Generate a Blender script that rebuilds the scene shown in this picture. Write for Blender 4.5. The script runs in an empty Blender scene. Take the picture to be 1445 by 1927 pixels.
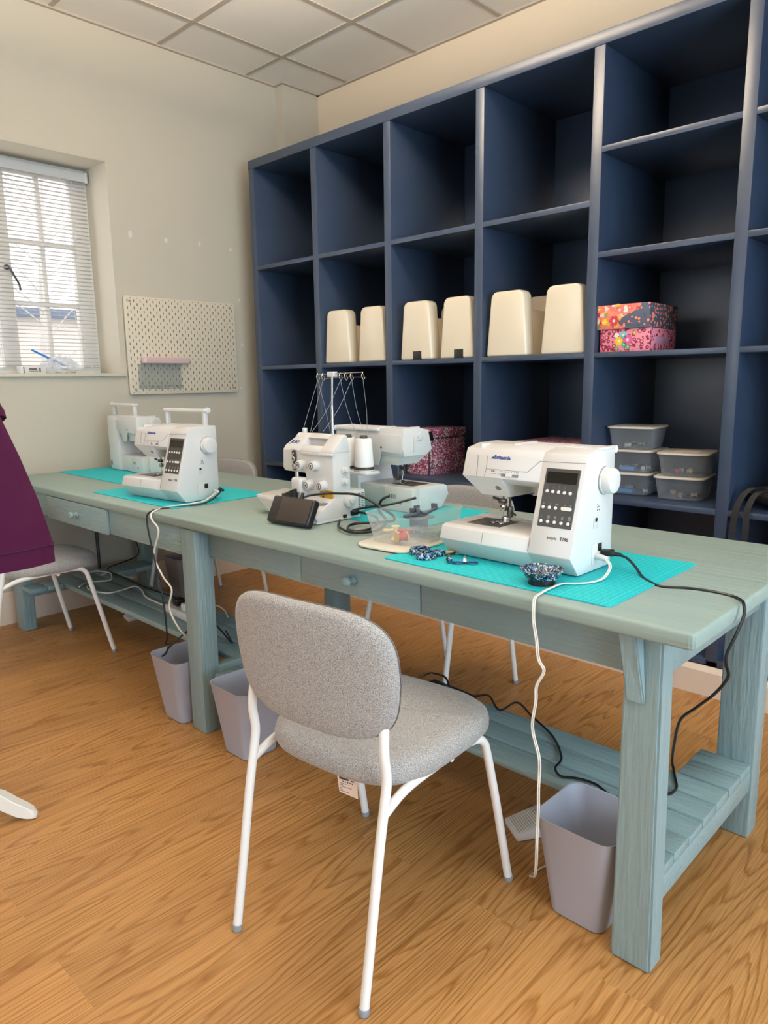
import bpy, bmesh, math, random
from mathutils import Vector, Matrix
random.seed(7)
S = bpy.context.scene
COL = S.collection
PI = math.pi
R = math.radians

# ------------------------------------------------------------------ helpers
def lin(h):
    h = h.lstrip('#')
    o = []
    for i in (0, 2, 4):
        c = int(h[i:i+2], 16) / 255
        o.append(c/12.92 if c <= .04045 else ((c+.055)/1.055)**2.4)
    return (*o, 1)

def new_mat(name):
    m = bpy.data.materials.new(name); m.use_nodes = True
    nt = m.node_tree
    return m, nt, nt.nodes['Principled BSDF']

def N(nt, t, **kw):
    n = nt.nodes.new(t)
    for k, v in kw.items():
        if k.startswith('i_'):
            key = k[2:]
            n.inputs[int(key) if key.isdigit() else key.replace('_', ' ')].default_value = v
        else:
            setattr(n, k, v)
    return n

def coords(nt, scale=(1, 1, 1), kind='Object'):
    tc = N(nt, 'ShaderNodeTexCoord')
    mp = N(nt, 'ShaderNodeMapping'); mp.inputs['Scale'].default_value = scale
    nt.links.new(tc.outputs[kind], mp.inputs['Vector'])
    return mp.outputs['Vector']

def mat(name, col, rough=.5, metal=0, spec=.5, bump=None, vary=None, emit=None, coat=0):
    """bump = (scale xyz, strength, distance); vary = (colour2, scale xyz)"""
    m, nt, b = new_mat(name)
    b.inputs['Base Color'].default_value = lin(col)
    b.inputs['Roughness'].default_value = rough
    b.inputs['Metallic'].default_value = metal
    b.inputs['Specular IOR Level'].default_value = spec
    b.inputs['Coat Weight'].default_value = coat
    if vary:
        v = coords(nt, vary[1])
        n = N(nt, 'ShaderNodeTexNoise', i_Scale=1., i_Detail=4.)
        nt.links.new(v, n.inputs['Vector'])
        r = N(nt, 'ShaderNodeValToRGB')
        r.color_ramp.elements[0].position = .35; r.color_ramp.elements[1].position = .65
        r.color_ramp.elements[0].color = lin(col); r.color_ramp.elements[1].color = lin(vary[0])
        nt.links.new(n.outputs['Fac'], r.inputs['Fac'])
        nt.links.new(r.outputs['Color'], b.inputs['Base Color'])
    if bump:
        v = coords(nt, bump[0])
        n = N(nt, 'ShaderNodeTexNoise', i_Scale=1., i_Detail=5.)
        nt.links.new(v, n.inputs['Vector'])
        bp = N(nt, 'ShaderNodeBump', i_Strength=bump[1], i_Distance=bump[2])
        nt.links.new(n.outputs['Fac'], bp.inputs['Height'])
        nt.links.new(bp.outputs['Normal'], b.inputs['Normal'])
    if emit:
        b.inputs['Emission Color'].default_value = lin(emit[0]); b.inputs['Emission Strength'].default_value = emit[1]
    return m

def M3(loc=(0, 0, 0), rot=(0, 0, 0)):
    from mathutils import Euler
    return Matrix.Translation(loc) @ Euler(rot).to_matrix().to_4x4()

def BM(): return bmesh.new()

def xf(bm, verts, mx):
    if mx is not None: bmesh.ops.transform(bm, matrix=mx, verts=verts)

def box(bm, lo, hi, bev=0, seg=2, mx=None):
    c = [(a+b)/2 for a, b in zip(lo, hi)]; s = [abs(b-a) for a, b in zip(lo, hi)]
    r = bmesh.ops.create_cube(bm, size=1, matrix=Matrix.Translation(c) @ Matrix.Diagonal((*s, 1)))
    vs = r['verts']
    if bev:
        es = list({e for v in vs for e in v.link_edges})
        r = bmesh.ops.bevel(bm, geom=es, offset=bev, segments=seg, affect='EDGES', profile=.5)
        vs = list({v for f in r['faces'] for v in f.verts} | {v for v in vs if v.is_valid})
    xf(bm, vs, mx)
    return vs

def prism(bm, pts, axis, a, b, bev=0, seg=2, mx=None):
    """polygon pts in the plane normal to axis, extruded from a to b.  x: (y,z)  y: (x,z)  z: (x,y)"""
    def P(p, t):
        return {'x': (t, p[0], p[1]), 'y': (p[0], t, p[1]), 'z': (p[0], p[1], t)}[axis]
    A = [bm.verts.new(P(p, a)) for p in pts]; Bv = [bm.verts.new(P(p, b)) for p in pts]
    fs = [bm.faces.new(A), bm.faces.new(Bv)]
    n = len(pts)
    for i in range(n): fs.append(bm.faces.new((A[i], A[(i+1) % n], Bv[(i+1) % n], Bv[i])))
    bmesh.ops.recalc_face_normals(bm, faces=fs)
    vs = A + Bv
    if bev:
        es = list({e for f in fs for e in f.edges})
        r = bmesh.ops.bevel(bm, geom=es, offset=bev, segments=seg, affect='EDGES', profile=.5)
        vs = list({v for f in r['faces'] for v in f.verts} | {v for v in vs if v.is_valid})
    xf(bm, vs, mx)
    return vs

def loft(bm, rings, cap0=True, cap1=True, closed=True, mx=None):
    rs = [[bm.verts.new(p) for p in r] for r in rings]
    fs = []
    n = len(rs[0])
    for a, b in zip(rs, rs[1:]):
        for i in range(n if closed else n-1):
            fs.append(bm.faces.new((a[i], a[(i+1) % n], b[(i+1) % n], b[i])))
    if cap0: fs.append(bm.faces.new(rs[0][::-1]))
    if cap1: fs.append(bm.faces.new(rs[-1]))
    bmesh.ops.recalc_face_normals(bm, faces=fs)
    vs = [v for r in rs for v in r]
    xf(bm, vs, mx)
    return vs

def lathe(bm, prof, n=28, mx=None, cap=True):
    rings = [[(r*math.cos(2*PI*i/n), r*math.sin(2*PI*i/n), z) for i in range(n)] for r, z in prof]
    return loft(bm, rings, cap, cap, mx=mx)

def align(p0, p1):
    p0, p1 = Vector(p0), Vector(p1); d = p1-p0
    return Matrix.Translation(p0) @ d.to_track_quat('Z', 'Y').to_matrix().to_4x4(), d.length

def cyl(bm, p0, p1, r0, r1=None, n=16, bev=0):
    mx, L = align(p0, p1); r1 = r0 if r1 is None else r1
    pr = [(r0, 0), (r1, L)]
    if bev: pr = [(r0-bev, 0), (r0-bev*.3, bev*.3), (r0, bev), (r1, L-bev), (r1-bev*.3, L-bev*.3), (r1-bev, L)]
    return lathe(bm, pr, n, mx)

def spline(pts, k=6, closed=False):
    P = [Vector(p) for p in pts]; n = len(P); o = []
    for i in range(n if closed else n-1):
        a, b, c, d = (P[(i+j) % n] if closed else P[min(max(i+j, 0), n-1)] for j in (-1, 0, 1, 2))
        for s in range(k):
            t = s/k
            o.append(.5*((2*b)+(c-a)*t+(2*a-5*b+4*c-d)*t*t+(3*b-a-3*c+d)*t**3))
    if not closed: o.append(P[-1])
    return o

def tube(bm, pts, r, n=8, k=6, closed=False, smooth=True, cap=True):
    P = spline(pts, k, closed) if smooth else [Vector(p) for p in pts]
    m = len(P); up = None; rings = []
    for i, p in enumerate(P):
        if closed: t = (P[(i+1) % m]-P[i-1])
        else: t = P[min(i+1, m-1)]-P[max(i-1, 0)]
        if t.length < 1e-9: t = Vector((0, 0, 1))
        t.normalize()
        if up is None:
            up = t.orthogonal().normalized()
        else:
            up = (up - t*up.dot(t))
            if up.length < 1e-6: up = t.orthogonal()
            up.normalize()
        sd = t.cross(up)
        rr = r[i*len(r)//m] if isinstance(r, (list, tuple)) else r
        rings.append([p+(up*math.cos(2*PI*j/n)+sd*math.sin(2*PI*j/n))*rr for j in range(n)])
    if closed: rings.append(rings[0]); cap = False
    return loft(bm, rings, cap, cap)

def rrect(hx, hy, r, n=5, cx=0, cy=0):
    o = []
    for qx, qy, a0 in ((1, 1, 0), (-1, 1, 90), (-1, -1, 180), (1, -1, 270)):
        for i in range(n+1):
            a = R(a0+90*i/n)
            o.append((cx+qx*(hx-r)+r*math.cos(a), cy+qy*(hy-r)+r*math.sin(a)))
    return o

def sell(hx, hy, e, n=48):
    o = []
    for i in range(n):
        a = 2*PI*i/n; c, s = math.cos(a), math.sin(a)
        o.append((hx*math.copysign(abs(c)**(2/e), c), hy*math.copysign(abs(s)**(2/e), s)))
    return o

def build(name, bm, m, parent=None, smooth=True, angle=35, mx=None, **props):
    me = bpy.data.meshes.new(name)
    if mx is not None: bmesh.ops.transform(bm, matrix=mx, verts=bm.verts[:])
    bm.to_mesh(me); bm.free()
    for x in (m if isinstance(m, (list, tuple)) else [m]): me.materials.append(x)
    if smooth:
        me.polygons.foreach_set('use_smooth', [True]*len(me.polygons))
        me.set_sharp_from_angle(angle=R(angle))
    o = bpy.data.objects.new(name, me); COL.objects.link(o)
    if parent: o.parent = parent
    for k, v in props.items(): o[k] = v
    return o

def paint(bm, f0, idx):
    bm.faces.ensure_lookup_table()
    for f in bm.faces[f0:]: f.material_index = idx

def thing(name, label, cat, loc=(0, 0, 0), rz=0, group=None):
    o = bpy.data.objects.new(name, None); COL.objects.link(o)
    o.empty_display_size = .05
    o.location = loc; o.rotation_euler = (0, 0, rz)
    o['label'] = label; o['category'] = cat
    if group: o['group'] = group
    return o

def tag(o, label, cat, group=None):
    o['label'] = label; o['category'] = cat
    if group: o['group'] = group
    return o

def struct(o):
    o['kind'] = 'structure'; return o

def copy_tree(o, parent=None):
    c = o.copy(); COL.objects.link(c)
    c.parent = parent
    for ch in list(o.children): copy_tree(ch, c)
    return c

def place(o, loc, rz, label, group=None):
    o.location = loc; o.rotation_euler = (0, 0, rz); o['label'] = label
    if group: o['group'] = group

def text(name, s, size, m, parent, mx, depth=.0006, bold=0, shear=0, sx=1, align='LEFT'):
    cu = bpy.data.curves.new(name, 'FONT'); cu.body = s; cu.size = size; cu.extrude = depth
    cu.offset = bold; cu.shear = shear; cu.align_x = align; cu.resolution_u = 3
    to = bpy.data.objects.new(name, cu); COL.objects.link(to)
    bpy.context.view_layer.update()
    dg = bpy.context.evaluated_depsgraph_get()
    me = bpy.data.meshes.new_from_object(to.evaluated_get(dg))
    bpy.data.objects.remove(to)
    me.transform(mx @ Matrix.Diagonal((sx, 1, 1, 1)))
    me.materials.clear(); me.materials.append(m)
    me.name = name
    o = bpy.data.objects.new(name, me); COL.objects.link(o); o.parent = parent
    return o

# ------------------------------------------------------------------ materials
def speckle_mat(name, cols, scale, rough=.4, dist=.9):
    """voronoi cells each in one of the given colours"""
    m, nt, b = new_mat(name)
    v = coords(nt, (1, 1, 1))
    vo = N(nt, 'ShaderNodeTexVoronoi', i_Scale=scale, i_Randomness=1.)
    nz = N(nt, 'ShaderNodeTexNoise', i_Scale=scale*.7, i_Detail=2.)
    ad = N(nt, 'ShaderNodeMixRGB', i_Fac=.012 if scale > 60 else .03); ad.blend_type = 'ADD'
    nt.links.new(v, nz.inputs['Vector']); nt.links.new(v, ad.inputs[1]); nt.links.new(nz.outputs['Color'], ad.inputs[2])
    nt.links.new(ad.outputs[0], vo.inputs['Vector'])
    sp = N(nt, 'ShaderNodeSeparateColor'); nt.links.new(vo.outputs['Color'], sp.inputs[0])
    r = N(nt, 'ShaderNodeValToRGB'); r.color_ramp.interpolation = 'CONSTANT'
    els = r.color_ramp.elements
    n = len(cols)
    els[0].color = lin(cols[0][0]); els[0].position = 0
    pos = cols[0][1]
    els[1].color = lin(cols[1][0]); els[1].position = pos
    for c, w in cols[2:]:
        pos += cols[[x[0] for x in cols].index(c)-1][1]
        e = els.new(min(pos, .999)); e.color = lin(c)
    nt.links.new(sp.outputs[0], r.inputs['Fac'])
    nt.links.new(r.outputs['Color'], b.inputs['Base Color'])
    b.inputs['Roughness'].default_value = rough
    return m

WALL = mat('wall_paint', '#c2bbac', .85, spec=.2, bump=((60, 60, 60), .06, .002))
WALL_LIT = mat('wall_paint_lit', '#e0d0ba', .85, spec=.2, bump=((60, 60, 60), .06, .002))  # lighter, warmer copy of the wall paint; back wall's light put into colour
REVEAL = mat('reveal_paint', '#cfc8b8', .8, spec=.2)
CEIL = mat('ceiling_tile', '#f0ebe4', .95, spec=.1, bump=((300, 300, 300), .25, .002))
GRID = mat('ceiling_grid', '#b9ada0', .6)
SKIRT = mat('skirting_paint', '#d9c3b0', .4)
WHITEPAINT = mat('white_gloss', '#e3ddd4', .35)
TABLE = mat('table_paint', '#83999c', .36, spec=.4, bump=((14, 90, 90), .6, .006), vary=('#899f9f', (3, 9, 9)))
TABLEV = mat('table_leg_paint', '#83999c', .36, spec=.4, bump=((80, 80, 7), .6, .006), vary=('#889ea1', (9, 9, 2)))
TOPMAT = mat('table_top_paint', '#8a9c98', .5, spec=.25, bump=((4, 60, 60), .5, .004), vary=('#91a29b', (2, 12, 12)))
NAVY = mat('navy_shelf_paint', '#334055', .34, spec=.6, bump=((20, 20, 20), .05, .003), vary=('#303d54', (5, 5, 5)))
WHITE = mat('white_plastic', '#d8d5d3', .28, spec=.5)
WHITE2 = mat('white_plastic_satin', '#d4d1ce', .4)
WHITEM = mat('white_powder_coat', '#e8e4e0', .35)
CREAM = mat('case_plastic', '#efdfc6', .22, spec=.5)
DARK = mat('black_plastic', '#1c1a19', .35)
BLACK = mat('black_rubber', '#111010', .45)
DGREY = mat('dark_grey_panel', '#3f3d3a', .35)
SCREEN = mat('display_glass', '#15140f', .12)
BTN = mat('button_white', '#e6e2dc', .4)
INK = mat('ink_dark', '#4a4644', .6)
LINE = mat('seam_grey', '#7d7b7d', .6)
NAVYINK = mat('ink_navy', '#1f3a80', .5)
CHROME = mat('chrome', '#c9c8c6', .18, metal=1)
STEELD = mat('dark_steel', '#6e6c6a', .35, metal=1)
PLATE = mat('needle_plate', '#77736e', .35, metal=.8)
YELLOW = mat('yellow_sticker', '#d9a514', .5)
GREYFOOT = mat('grey_foot_plastic', '#8d9096', .5)
BIN = mat('bin_plastic', '#a5a6b2', .42, spec=.4)
BINDK = mat('dark_bin_plastic', '#a09899', .5)
CABLEW = mat('white_cable', '#e2dbd2', .4)
CABLEB = mat('black_cable', '#15131a', .35)
PLUM = mat('plum_cloth', '#4b1839', .85, spec=.15, bump=((250, 250, 250), .3, .001), vary=('#431334', (5, 5, 2)))
PINKP = mat('pink_powder_coat', '#cdb0b2', .45)
PEGW = None
PAD = mat('lavender_plastic', '#8c8ca6', .4)
BAGB = mat('black_cloth', '#0e0d10', .8, bump=((40, 40, 40), .5, .006))
CARD = mat('brown_card', '#a9794a', .8)
THREAD = mat('white_thread', '#f0eeec', .6, bump=((30, 30, 900), .4, .001))
THREADF = mat('fine_thread', '#a3a3a3', .6)
WOODC = mat('pale_wood', '#e2bd7c', .5)
BLUEST = mat('blue_plastic', '#2d7fd2', .35)
METBLUE = mat('blue_anodised_metal', '#2a4f7a', .25, metal=.8)
FILLER = mat('filler_plaster', '#dad2cb', .9)
ROOFB = mat('slate_blue', '#5d6c86', .7)
HOUSE = mat('house_render', '#d9cdc4', .9)
BARK = mat('bark', '#c4bdb6', .9)
GROUND = mat('outside_ground', '#9a9a90', .9)
TAGP = mat('tag_paper', '#ecd9cc', .7)
PENCIL = mat('gold_plastic', '#cfa24a', .4)
CREAMPL = mat('cream_plastic', '#ecd9a8', .5)
REDPL = mat('red_plastic', '#c8434a', .45)
BLUEBOX = mat('light_blue_plastic', '#3f86c8', .4)
GREYCLIP = mat('grey_blue_plastic', '#56616e', .45)

def fabric():
    m, nt, b = new_mat('woven_grey_fabric')
    v = coords(nt, (1, 1, 1))
    n = N(nt, 'ShaderNodeTexNoise', i_Scale=620., i_Detail=2., i_Roughness=.7); nt.links.new(v, n.inputs['Vector'])
    r = N(nt, 'ShaderNodeValToRGB'); e = r.color_ramp.elements
    e[0].position = .36; e[0].color = lin('#6a6868'); e[1].position = .62; e[1].color = lin('#bdb8b4')
    nt.links.new(n.outputs['Fac'], r.inputs['Fac']); nt.links.new(r.outputs['Color'], b.inputs['Base Color'])
    b.inputs['Roughness'].default_value = .95; b.inputs['Specular IOR Level'].default_value = .1
    b.inputs['Sheen Weight'].default_value = .25
    bp = N(nt, 'ShaderNodeBump', i_Strength=.4, i_Distance=.001)
    nt.links.new(n.outputs['Fac'], bp.inputs['Height']); nt.links.new(bp.outputs['Normal'], b.inputs['Normal'])
    return m
FABRIC = fabric()
PIPING = mat('seam_piping', '#6d6866', .9)

def floor_mat():
    m, nt, b = new_mat('oak_plank_floor')
    L = nt.links.new
    tc = N(nt, 'ShaderNodeTexCoord')
    mp = N(nt, 'ShaderNodeMapping'); mp.inputs['Rotation'].default_value = (0, 0, R(90))
    mp.inputs['Location'].default_value = (.04, .065, 0)
    L(tc.outputs['Object'], mp.inputs['Vector'])
    br = N(nt, 'ShaderNodeTexBrick', offset=.37, offset_frequency=2, i_Scale=1., i_Mortar_Size=.0006, i_Mortar_Smooth=.3,
           i_Bias=0., i_Brick_Width=1.22, i_Row_Height=.178)
    br.inputs['Color1'].default_value = (0, 0, 0, 1); br.inputs['Color2'].default_value = (1, 1, 1, 1)
    br.inputs['Mortar'].default_value = (.5, .5, .5, 1)
    L(mp.outputs['Vector'], br.inputs['Vector'])
    sep = N(nt, 'ShaderNodeSeparateColor'); L(br.outputs['Color'], sep.inputs[0])
    wn = N(nt, 'ShaderNodeMath', operation='MULTIPLY', i_1=37.); L(sep.outputs[0], wn.inputs[0])
    sx = N(nt, 'ShaderNodeSeparateXYZ'); L(tc.outputs['Object'], sx.inputs[0])
    cb = N(nt, 'ShaderNodeCombineXYZ')
    L(sx.outputs['X'], cb.inputs['X']); L(sx.outputs['Y'], cb.inputs['Y']); L(wn.outputs[0], cb.inputs['Z'])
    def nz(scale, sc, det, rough=.5):
        q = N(nt, 'ShaderNodeMapping'); q.inputs['Scale'].default_value = sc; L(cb.outputs[0], q.inputs['Vector'])
        n = N(nt, 'ShaderNodeTexNoise', i_Scale=scale, i_Detail=det, i_Roughness=rough); L(q.outputs[0], n.inputs['Vector'])
        return n.outputs['Fac']
    big = nz(1., (8.5, .6, 1), 1.)          # broad figure of the grain
    wob = nz(1., (60, 6, 1), 2.)
    mu = N(nt, 'ShaderNodeMath', operation='MULTIPLY', i_1=22.); L(big, mu.inputs[0])
    ma = N(nt, 'ShaderNodeMath', operation='MULTIPLY_ADD', i_1=.9); L(wob, ma.inputs[0]); L(mu.outputs[0], ma.inputs[2])
    fr = N(nt, 'ShaderNodeMath', operation='FRACT'); L(ma.outputs[0], fr.inputs[0])
    rr = N(nt, 'ShaderNodeValToRGB'); e = rr.color_ramp.elements
    e[0].position = 0; e[0].color = (1, 1, 1, 1); e[1].position = .55; e[1].color = (1, 1, 1, 1)
    x = e.new(.88); x.color = (.15, .15, .15, 1); x = e.new(1.); x.color = (.9, .9, .9, 1)
    L(fr.outputs[0], rr.inputs['Fac'])
    fine = nz(1., (260, 5, 1), 3., .7)      # pores
    fr2 = N(nt, 'ShaderNodeValToRGB'); e = fr2.color_ramp.elements
    e[0].position = .38; e[0].color = (0, 0, 0, 1); e[1].position = .6; e[1].color = (1, 1, 1, 1)
    L(fine, fr2.inputs['Fac'])
    mix1 = N(nt, 'ShaderNodeMixRGB'); L(rr.outputs['Color'], mix1.inputs['Fac'])
    mix1.inputs[1].default_value = lin('#99652f'); mix1.inputs[2].default_value = lin('#bf8c54')
    mix2 = N(nt, 'ShaderNodeMixRGB'); mix2.blend_type = 'MULTIPLY'; mix2.inputs['Fac'].default_value = .5
    c2 = N(nt, 'ShaderNodeMixRGB'); L(fr2.outputs['Color'], c2.inputs['Fac'])
    c2.inputs[1].default_value = (.52, .45, .38, 1); c2.inputs[2].default_value = (1, 1, 1, 1)
    L(mix1.outputs[0], mix2.inputs[1]); L(c2.outputs[0], mix2.inputs[2])
    tone = N(nt, 'ShaderNodeMapRange', i_3=.86, i_4=1.1); L(sep.outputs[0], tone.inputs[0])
    vm = N(nt, 'ShaderNodeVectorMath', operation='SCALE'); L(mix2.outputs[0], vm.inputs[0]); L(tone.outputs[0], vm.inputs['Scale'])
    L(vm.outputs[0], b.inputs['Base Color'])
    b.inputs['Roughness'].default_value = .42; b.inputs['Specular IOR Level'].default_value = .4
    bp = N(nt, 'ShaderNodeBump', i_Strength=.15, i_Distance=.001); L(fr2.outputs['Color'], bp.inputs['Height'])
    L(bp.outputs['Normal'], b.inputs['Normal'])
    return m
FLOOR = floor_mat()

def peg_mat():
    """staggered upright slots, in the board's own y (across) and z (up)"""
    m, nt, b = new_mat('pegboard_paint')
    L = nt.links.new
    tc = N(nt, 'ShaderNodeTexCoord'); sx = N(nt, 'ShaderNodeSeparateXYZ'); L(tc.outputs['Object'], sx.inputs[0])
    def mth(op, a, bb=None):
        n = N(nt, 'ShaderNodeMath', operation=op)
        for i, q in enumerate((a, bb)):
            if q is None: continue
            if isinstance(q, (int, float)): n.inputs[i].default_value = q
            else: L(q, n.inputs[i])
        return n.outputs[0]
    def slots(oy, oz):
        u = mth('ABSOLUTE', mth('SUBTRACT', mth('FRACT', mth('DIVIDE', mth('ADD', sx.outputs['Y'], oy+4.0), .0405)), .5))
        w = mth('ABSOLUTE', mth('SUBTRACT', mth('FRACT', mth('DIVIDE', mth('ADD', sx.outputs['Z'], oz+4.0), .0405)), .5))
        return mth('MULTIPLY', mth('LESS_THAN', u, .068), mth('LESS_THAN', w, .19))
    s = mth('MAXIMUM', slots(0, 0), slots(.02025, .02025))
    my = mth('LESS_THAN', mth('ABSOLUTE', sx.outputs['Y']), .358)
    mz = mth('LESS_THAN', mth('ABSOLUTE', sx.outputs['Z']), .270)
    fx = mth('GREATER_THAN', sx.outputs['X'], .003)
    s = mth('MULTIPLY', mth('MULTIPLY', s, fx), mth('MULTIPLY', my, mz))
    mx = N(nt, 'ShaderNodeMixRGB'); L(s, mx.inputs['Fac'])
    mx.inputs[1].default_value = lin('#d8cdb8'); mx.inputs[2].default_value = lin('#5f584d')
    L(mx.outputs[0], b.inputs['Base Color']); b.inputs['Roughness'].default_value = .5
    return m
PEG = peg_mat()

def cutmat():
    m, nt, b = new_mat('cutting_mat_surface')
    L = nt.links.new
    v = coords(nt)
    br = N(nt, 'ShaderNodeTexBrick', offset=0., i_Scale=1., i_Mortar_Size=.0005, i_Brick_Width=.0125, i_Row_Height=.0125)
    br2 = N(nt, 'ShaderNodeTexBrick', offset=0., i_Scale=1., i_Mortar_Size=.0009, i_Brick_Width=.1, i_Row_Height=.1)
    for q in (br, br2):
        q.inputs['Color1'].default_value = (0, 0, 0, 1); q.inputs['Color2'].default_value = (0, 0, 0, 1); q.inputs['Mortar'].default_value = (1, 1, 1, 1)
        L(v, q.inputs['Vector'])
    mx = N(nt, 'ShaderNodeMath', operation='MAXIMUM'); L(br.outputs['Color'], mx.inputs[0]); L(br2.outputs['Color'], mx.inputs[1])
    k = N(nt, 'ShaderNodeMath', operation='MULTIPLY', i_1=.55); L(mx.outputs[0], k.inputs[0])
    c = N(nt, 'ShaderNodeMixRGB'); L(k.outputs[0], c.inputs['Fac'])
    c.inputs[1].default_value = lin('#0cb4be'); c.inputs[2].default_value = lin('#86dfe0')
    L(c.outputs[0], b.inputs['Base Color']); b.inputs['Roughness'].default_value = .6; b.inputs['Specular IOR Level'].default_value = .2
    return m
CUTMAT = cutmat()

def clear_mat(name, col, alpha, rough=.25, diff=.5):
    m = bpy.data.materials.new(name); m.use_nodes = True
    nt = m.node_tree; nt.nodes.clear(); L = nt.links.new
    out = N(nt, 'ShaderNodeOutputMaterial'); t = N(nt, 'ShaderNodeBsdfTransparent')
    t.inputs['Color'].default_value = (1, 1, 1, 1)
    d = N(nt, 'ShaderNodeBsdfPrincipled'); d.inputs['Base Color'].default_value = lin(col); d.inputs['Roughness'].default_value = rough
    tr = N(nt, 'ShaderNodeBsdfTranslucent'); tr.inputs['Color'].default_value = lin(col)
    mm = N(nt, 'ShaderNodeMixShader', i_Fac=diff*.5); L(d.outputs[0], mm.inputs[1]); L(tr.outputs[0], mm.inputs[2])
    fr = N(nt, 'ShaderNodeLayerWeight', i_Blend=.35)
    mr = N(nt, 'ShaderNodeMapRange', i_3=alpha, i_4=min(1, alpha+.4)); L(fr.outputs['Facing'], mr.inputs[0])
    mx = N(nt, 'ShaderNodeMixShader'); L(mr.outputs[0], mx.inputs['Fac']); L(t.outputs[0], mx.inputs[1]); L(mm.outputs[0], mx.inputs[2])
    L(mx.outputs[0], out.inputs['Surface'])
    return m
TUB = clear_mat('frosted_clear_plastic', '#dcdedd', .09)
TUBS = clear_mat('shelf_tub_plastic', '#c6ccd4', .12)
CLEAR = clear_mat('crinkled_clear_plastic', '#e6eaf0', .4, .15)
ACRYL = clear_mat('clear_acrylic', '#eceff0', .12, .08)
SLAT = clear_mat('blind_slat_paint', '#f4f0ee', .97, .5, .8)
PANE = clear_mat('window_glass', '#f2f5f8', .03, .03)
FROST = clear_mat('smoky_clear_plastic', '#a9b3b3', .2, .2)
LIDM = mat('tub_lid_plastic', '#cfc6ba', .4)
LIDC = mat('cream_lid_plastic', '#dcd5c4', .4)

SPECK = speckle_mat('blue_black_marbled', [('#15181f', .42), ('#34608f', .22), ('#8fb0cd', .14), ('#1f2a3d', .12), ('#c9cdb8', .1)], 250, .25)
DITSY = speckle_mat('ditsy_floral_paper', [('#d8c9c2', .27), ('#b04a74', .22), ('#852b4e', .2), ('#c57c9c', .13), ('#4b5348', .1), ('#6b4a86', .08)], 150, .6)
LEOPARD = None
def ring_mat(name, base, ring, core, scale, r0, r1, extra=None):
    m, nt, b = new_mat(name); L = nt.links.new
    v = coords(nt)
    vo = N(nt, 'ShaderNodeTexVoronoi', i_Scale=scale, i_Randomness=.75); L(v, vo.inputs['Vector'])
    r = N(nt, 'ShaderNodeValToRGB'); r.color_ramp.interpolation = 'CONSTANT'; e = r.color_ramp.elements
    e[0].position = 0; e[0].color = lin(core); e[1].position = r0; e[1].color = lin(ring)
    q = e.new(r1); q.color = lin(base)
    L(vo.outputs['Distance'], r.inputs['Fac'])
    cur = r.outputs['Color']
    if extra:
        nz = N(nt, 'ShaderNodeTexNoise', i_Scale=extra[1], i_Detail=0.); L(v, nz.inputs['Vector'])
        vo2 = N(nt, 'ShaderNodeTexVoronoi', i_Scale=extra[2], i_Randomness=1.); L(v, vo2.inputs['Vector'])
        sp = N(nt, 'ShaderNodeSeparateColor'); L(vo2.outputs['Color'], sp.inputs[0])
        r2 = N(nt, 'ShaderNodeValToRGB'); r2.color_ramp.interpolation = 'CONSTANT'; e = r2.color_ramp.elements
        cs = extra[0]
        e[0].position = 0; e[0].color = lin(cs[0]); e[1].position = 1/len(cs); e[1].color = lin(cs[1])
        for i, c in enumerate(cs[2:]): z = e.new((i+2)/len(cs)); z.color = lin(c)
        L(sp.outputs[0], r2.inputs['Fac'])
        th = N(nt, 'ShaderNodeMath', operation='GREATER_THAN', i_1=.46); 
        sxx = N(nt, 'ShaderNodeSeparateXYZ'); L(v, sxx.inputs[0])
        shf = N(nt, 'ShaderNodeMath', operation='MULTIPLY_ADD', i_1=-2.2); L(sxx.outputs['X'], shf.inputs[0]); L(nz.outputs['Fac'], shf.inputs[2])
        L(shf.outputs[0], th.inputs[0])
        mx = N(nt, 'ShaderNodeMixRGB'); L(th.outputs[0], mx.inputs['Fac']); L(cur, mx.inputs[1]); L(r2.outputs['Color'], mx.inputs[2])
        cur = mx.outputs[0]
    L(cur, b.inputs['Base Color']); b.inputs['Roughness'].default_value = .55
    return m
LEOP = ring_mat('pink_leopard_paper', '#e58a9c', '#8f1f3c', '#ef9aa8', 56, .3, .5)
BLOOM = ring_mat('orange_navy_floral_paper', '#4c5468', '#2b2f45', '#f08a68', 58, .36, .42,
                 (['#e8756a', '#ec8068', '#e8756a', '#ef8f6c', '#e8b04a', '#e8756a', '#c2344a', '#ec8470', '#f0d6c2', '#7c8a63'], 9, 60))

# ------------------------------------------------------------------ camera (calibrated from the room's vanishing points)
F_PX, YAW, PITCH, ROLL = 1353.606, .765898737, .179658265, -.0140335877
def cam_axes():
    ca, sa, cb, sb, cc, sc = math.cos(YAW), math.sin(YAW), math.cos(PITCH), math.sin(PITCH), math.cos(ROLL), math.sin(ROLL)
    P = Matrix(((1, 0, 0), (0, cb, -sb), (0, sb, cb))); Q = Matrix(((cc, -sc, 0), (sc, cc, 0), (0, 0, 1)))
    u, v, w = (Q @ P @ Vector(x) for x in ((ca, 0, -sa), (sa, 0, ca), (0, -1, 0)))
    return Matrix((u, v, w))
Mx = cam_axes()
cam = bpy.data.cameras.new('camera'); co = bpy.data.objects.new('camera', cam); COL.objects.link(co)
X, Y, Z = Mx.col[0], -Mx.col[1], -Mx.col[2]
m4 = Matrix((X, Y, Z)).transposed().to_4x4(); m4.translation = (0, 0, 1.25)
co.matrix_world = m4
cam.sensor_fit = 'HORIZONTAL'; cam.sensor_width = 36; cam.lens = 36*F_PX/1445
cam.clip_start = .05; cam.clip_end = 200
S.camera = co

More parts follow.
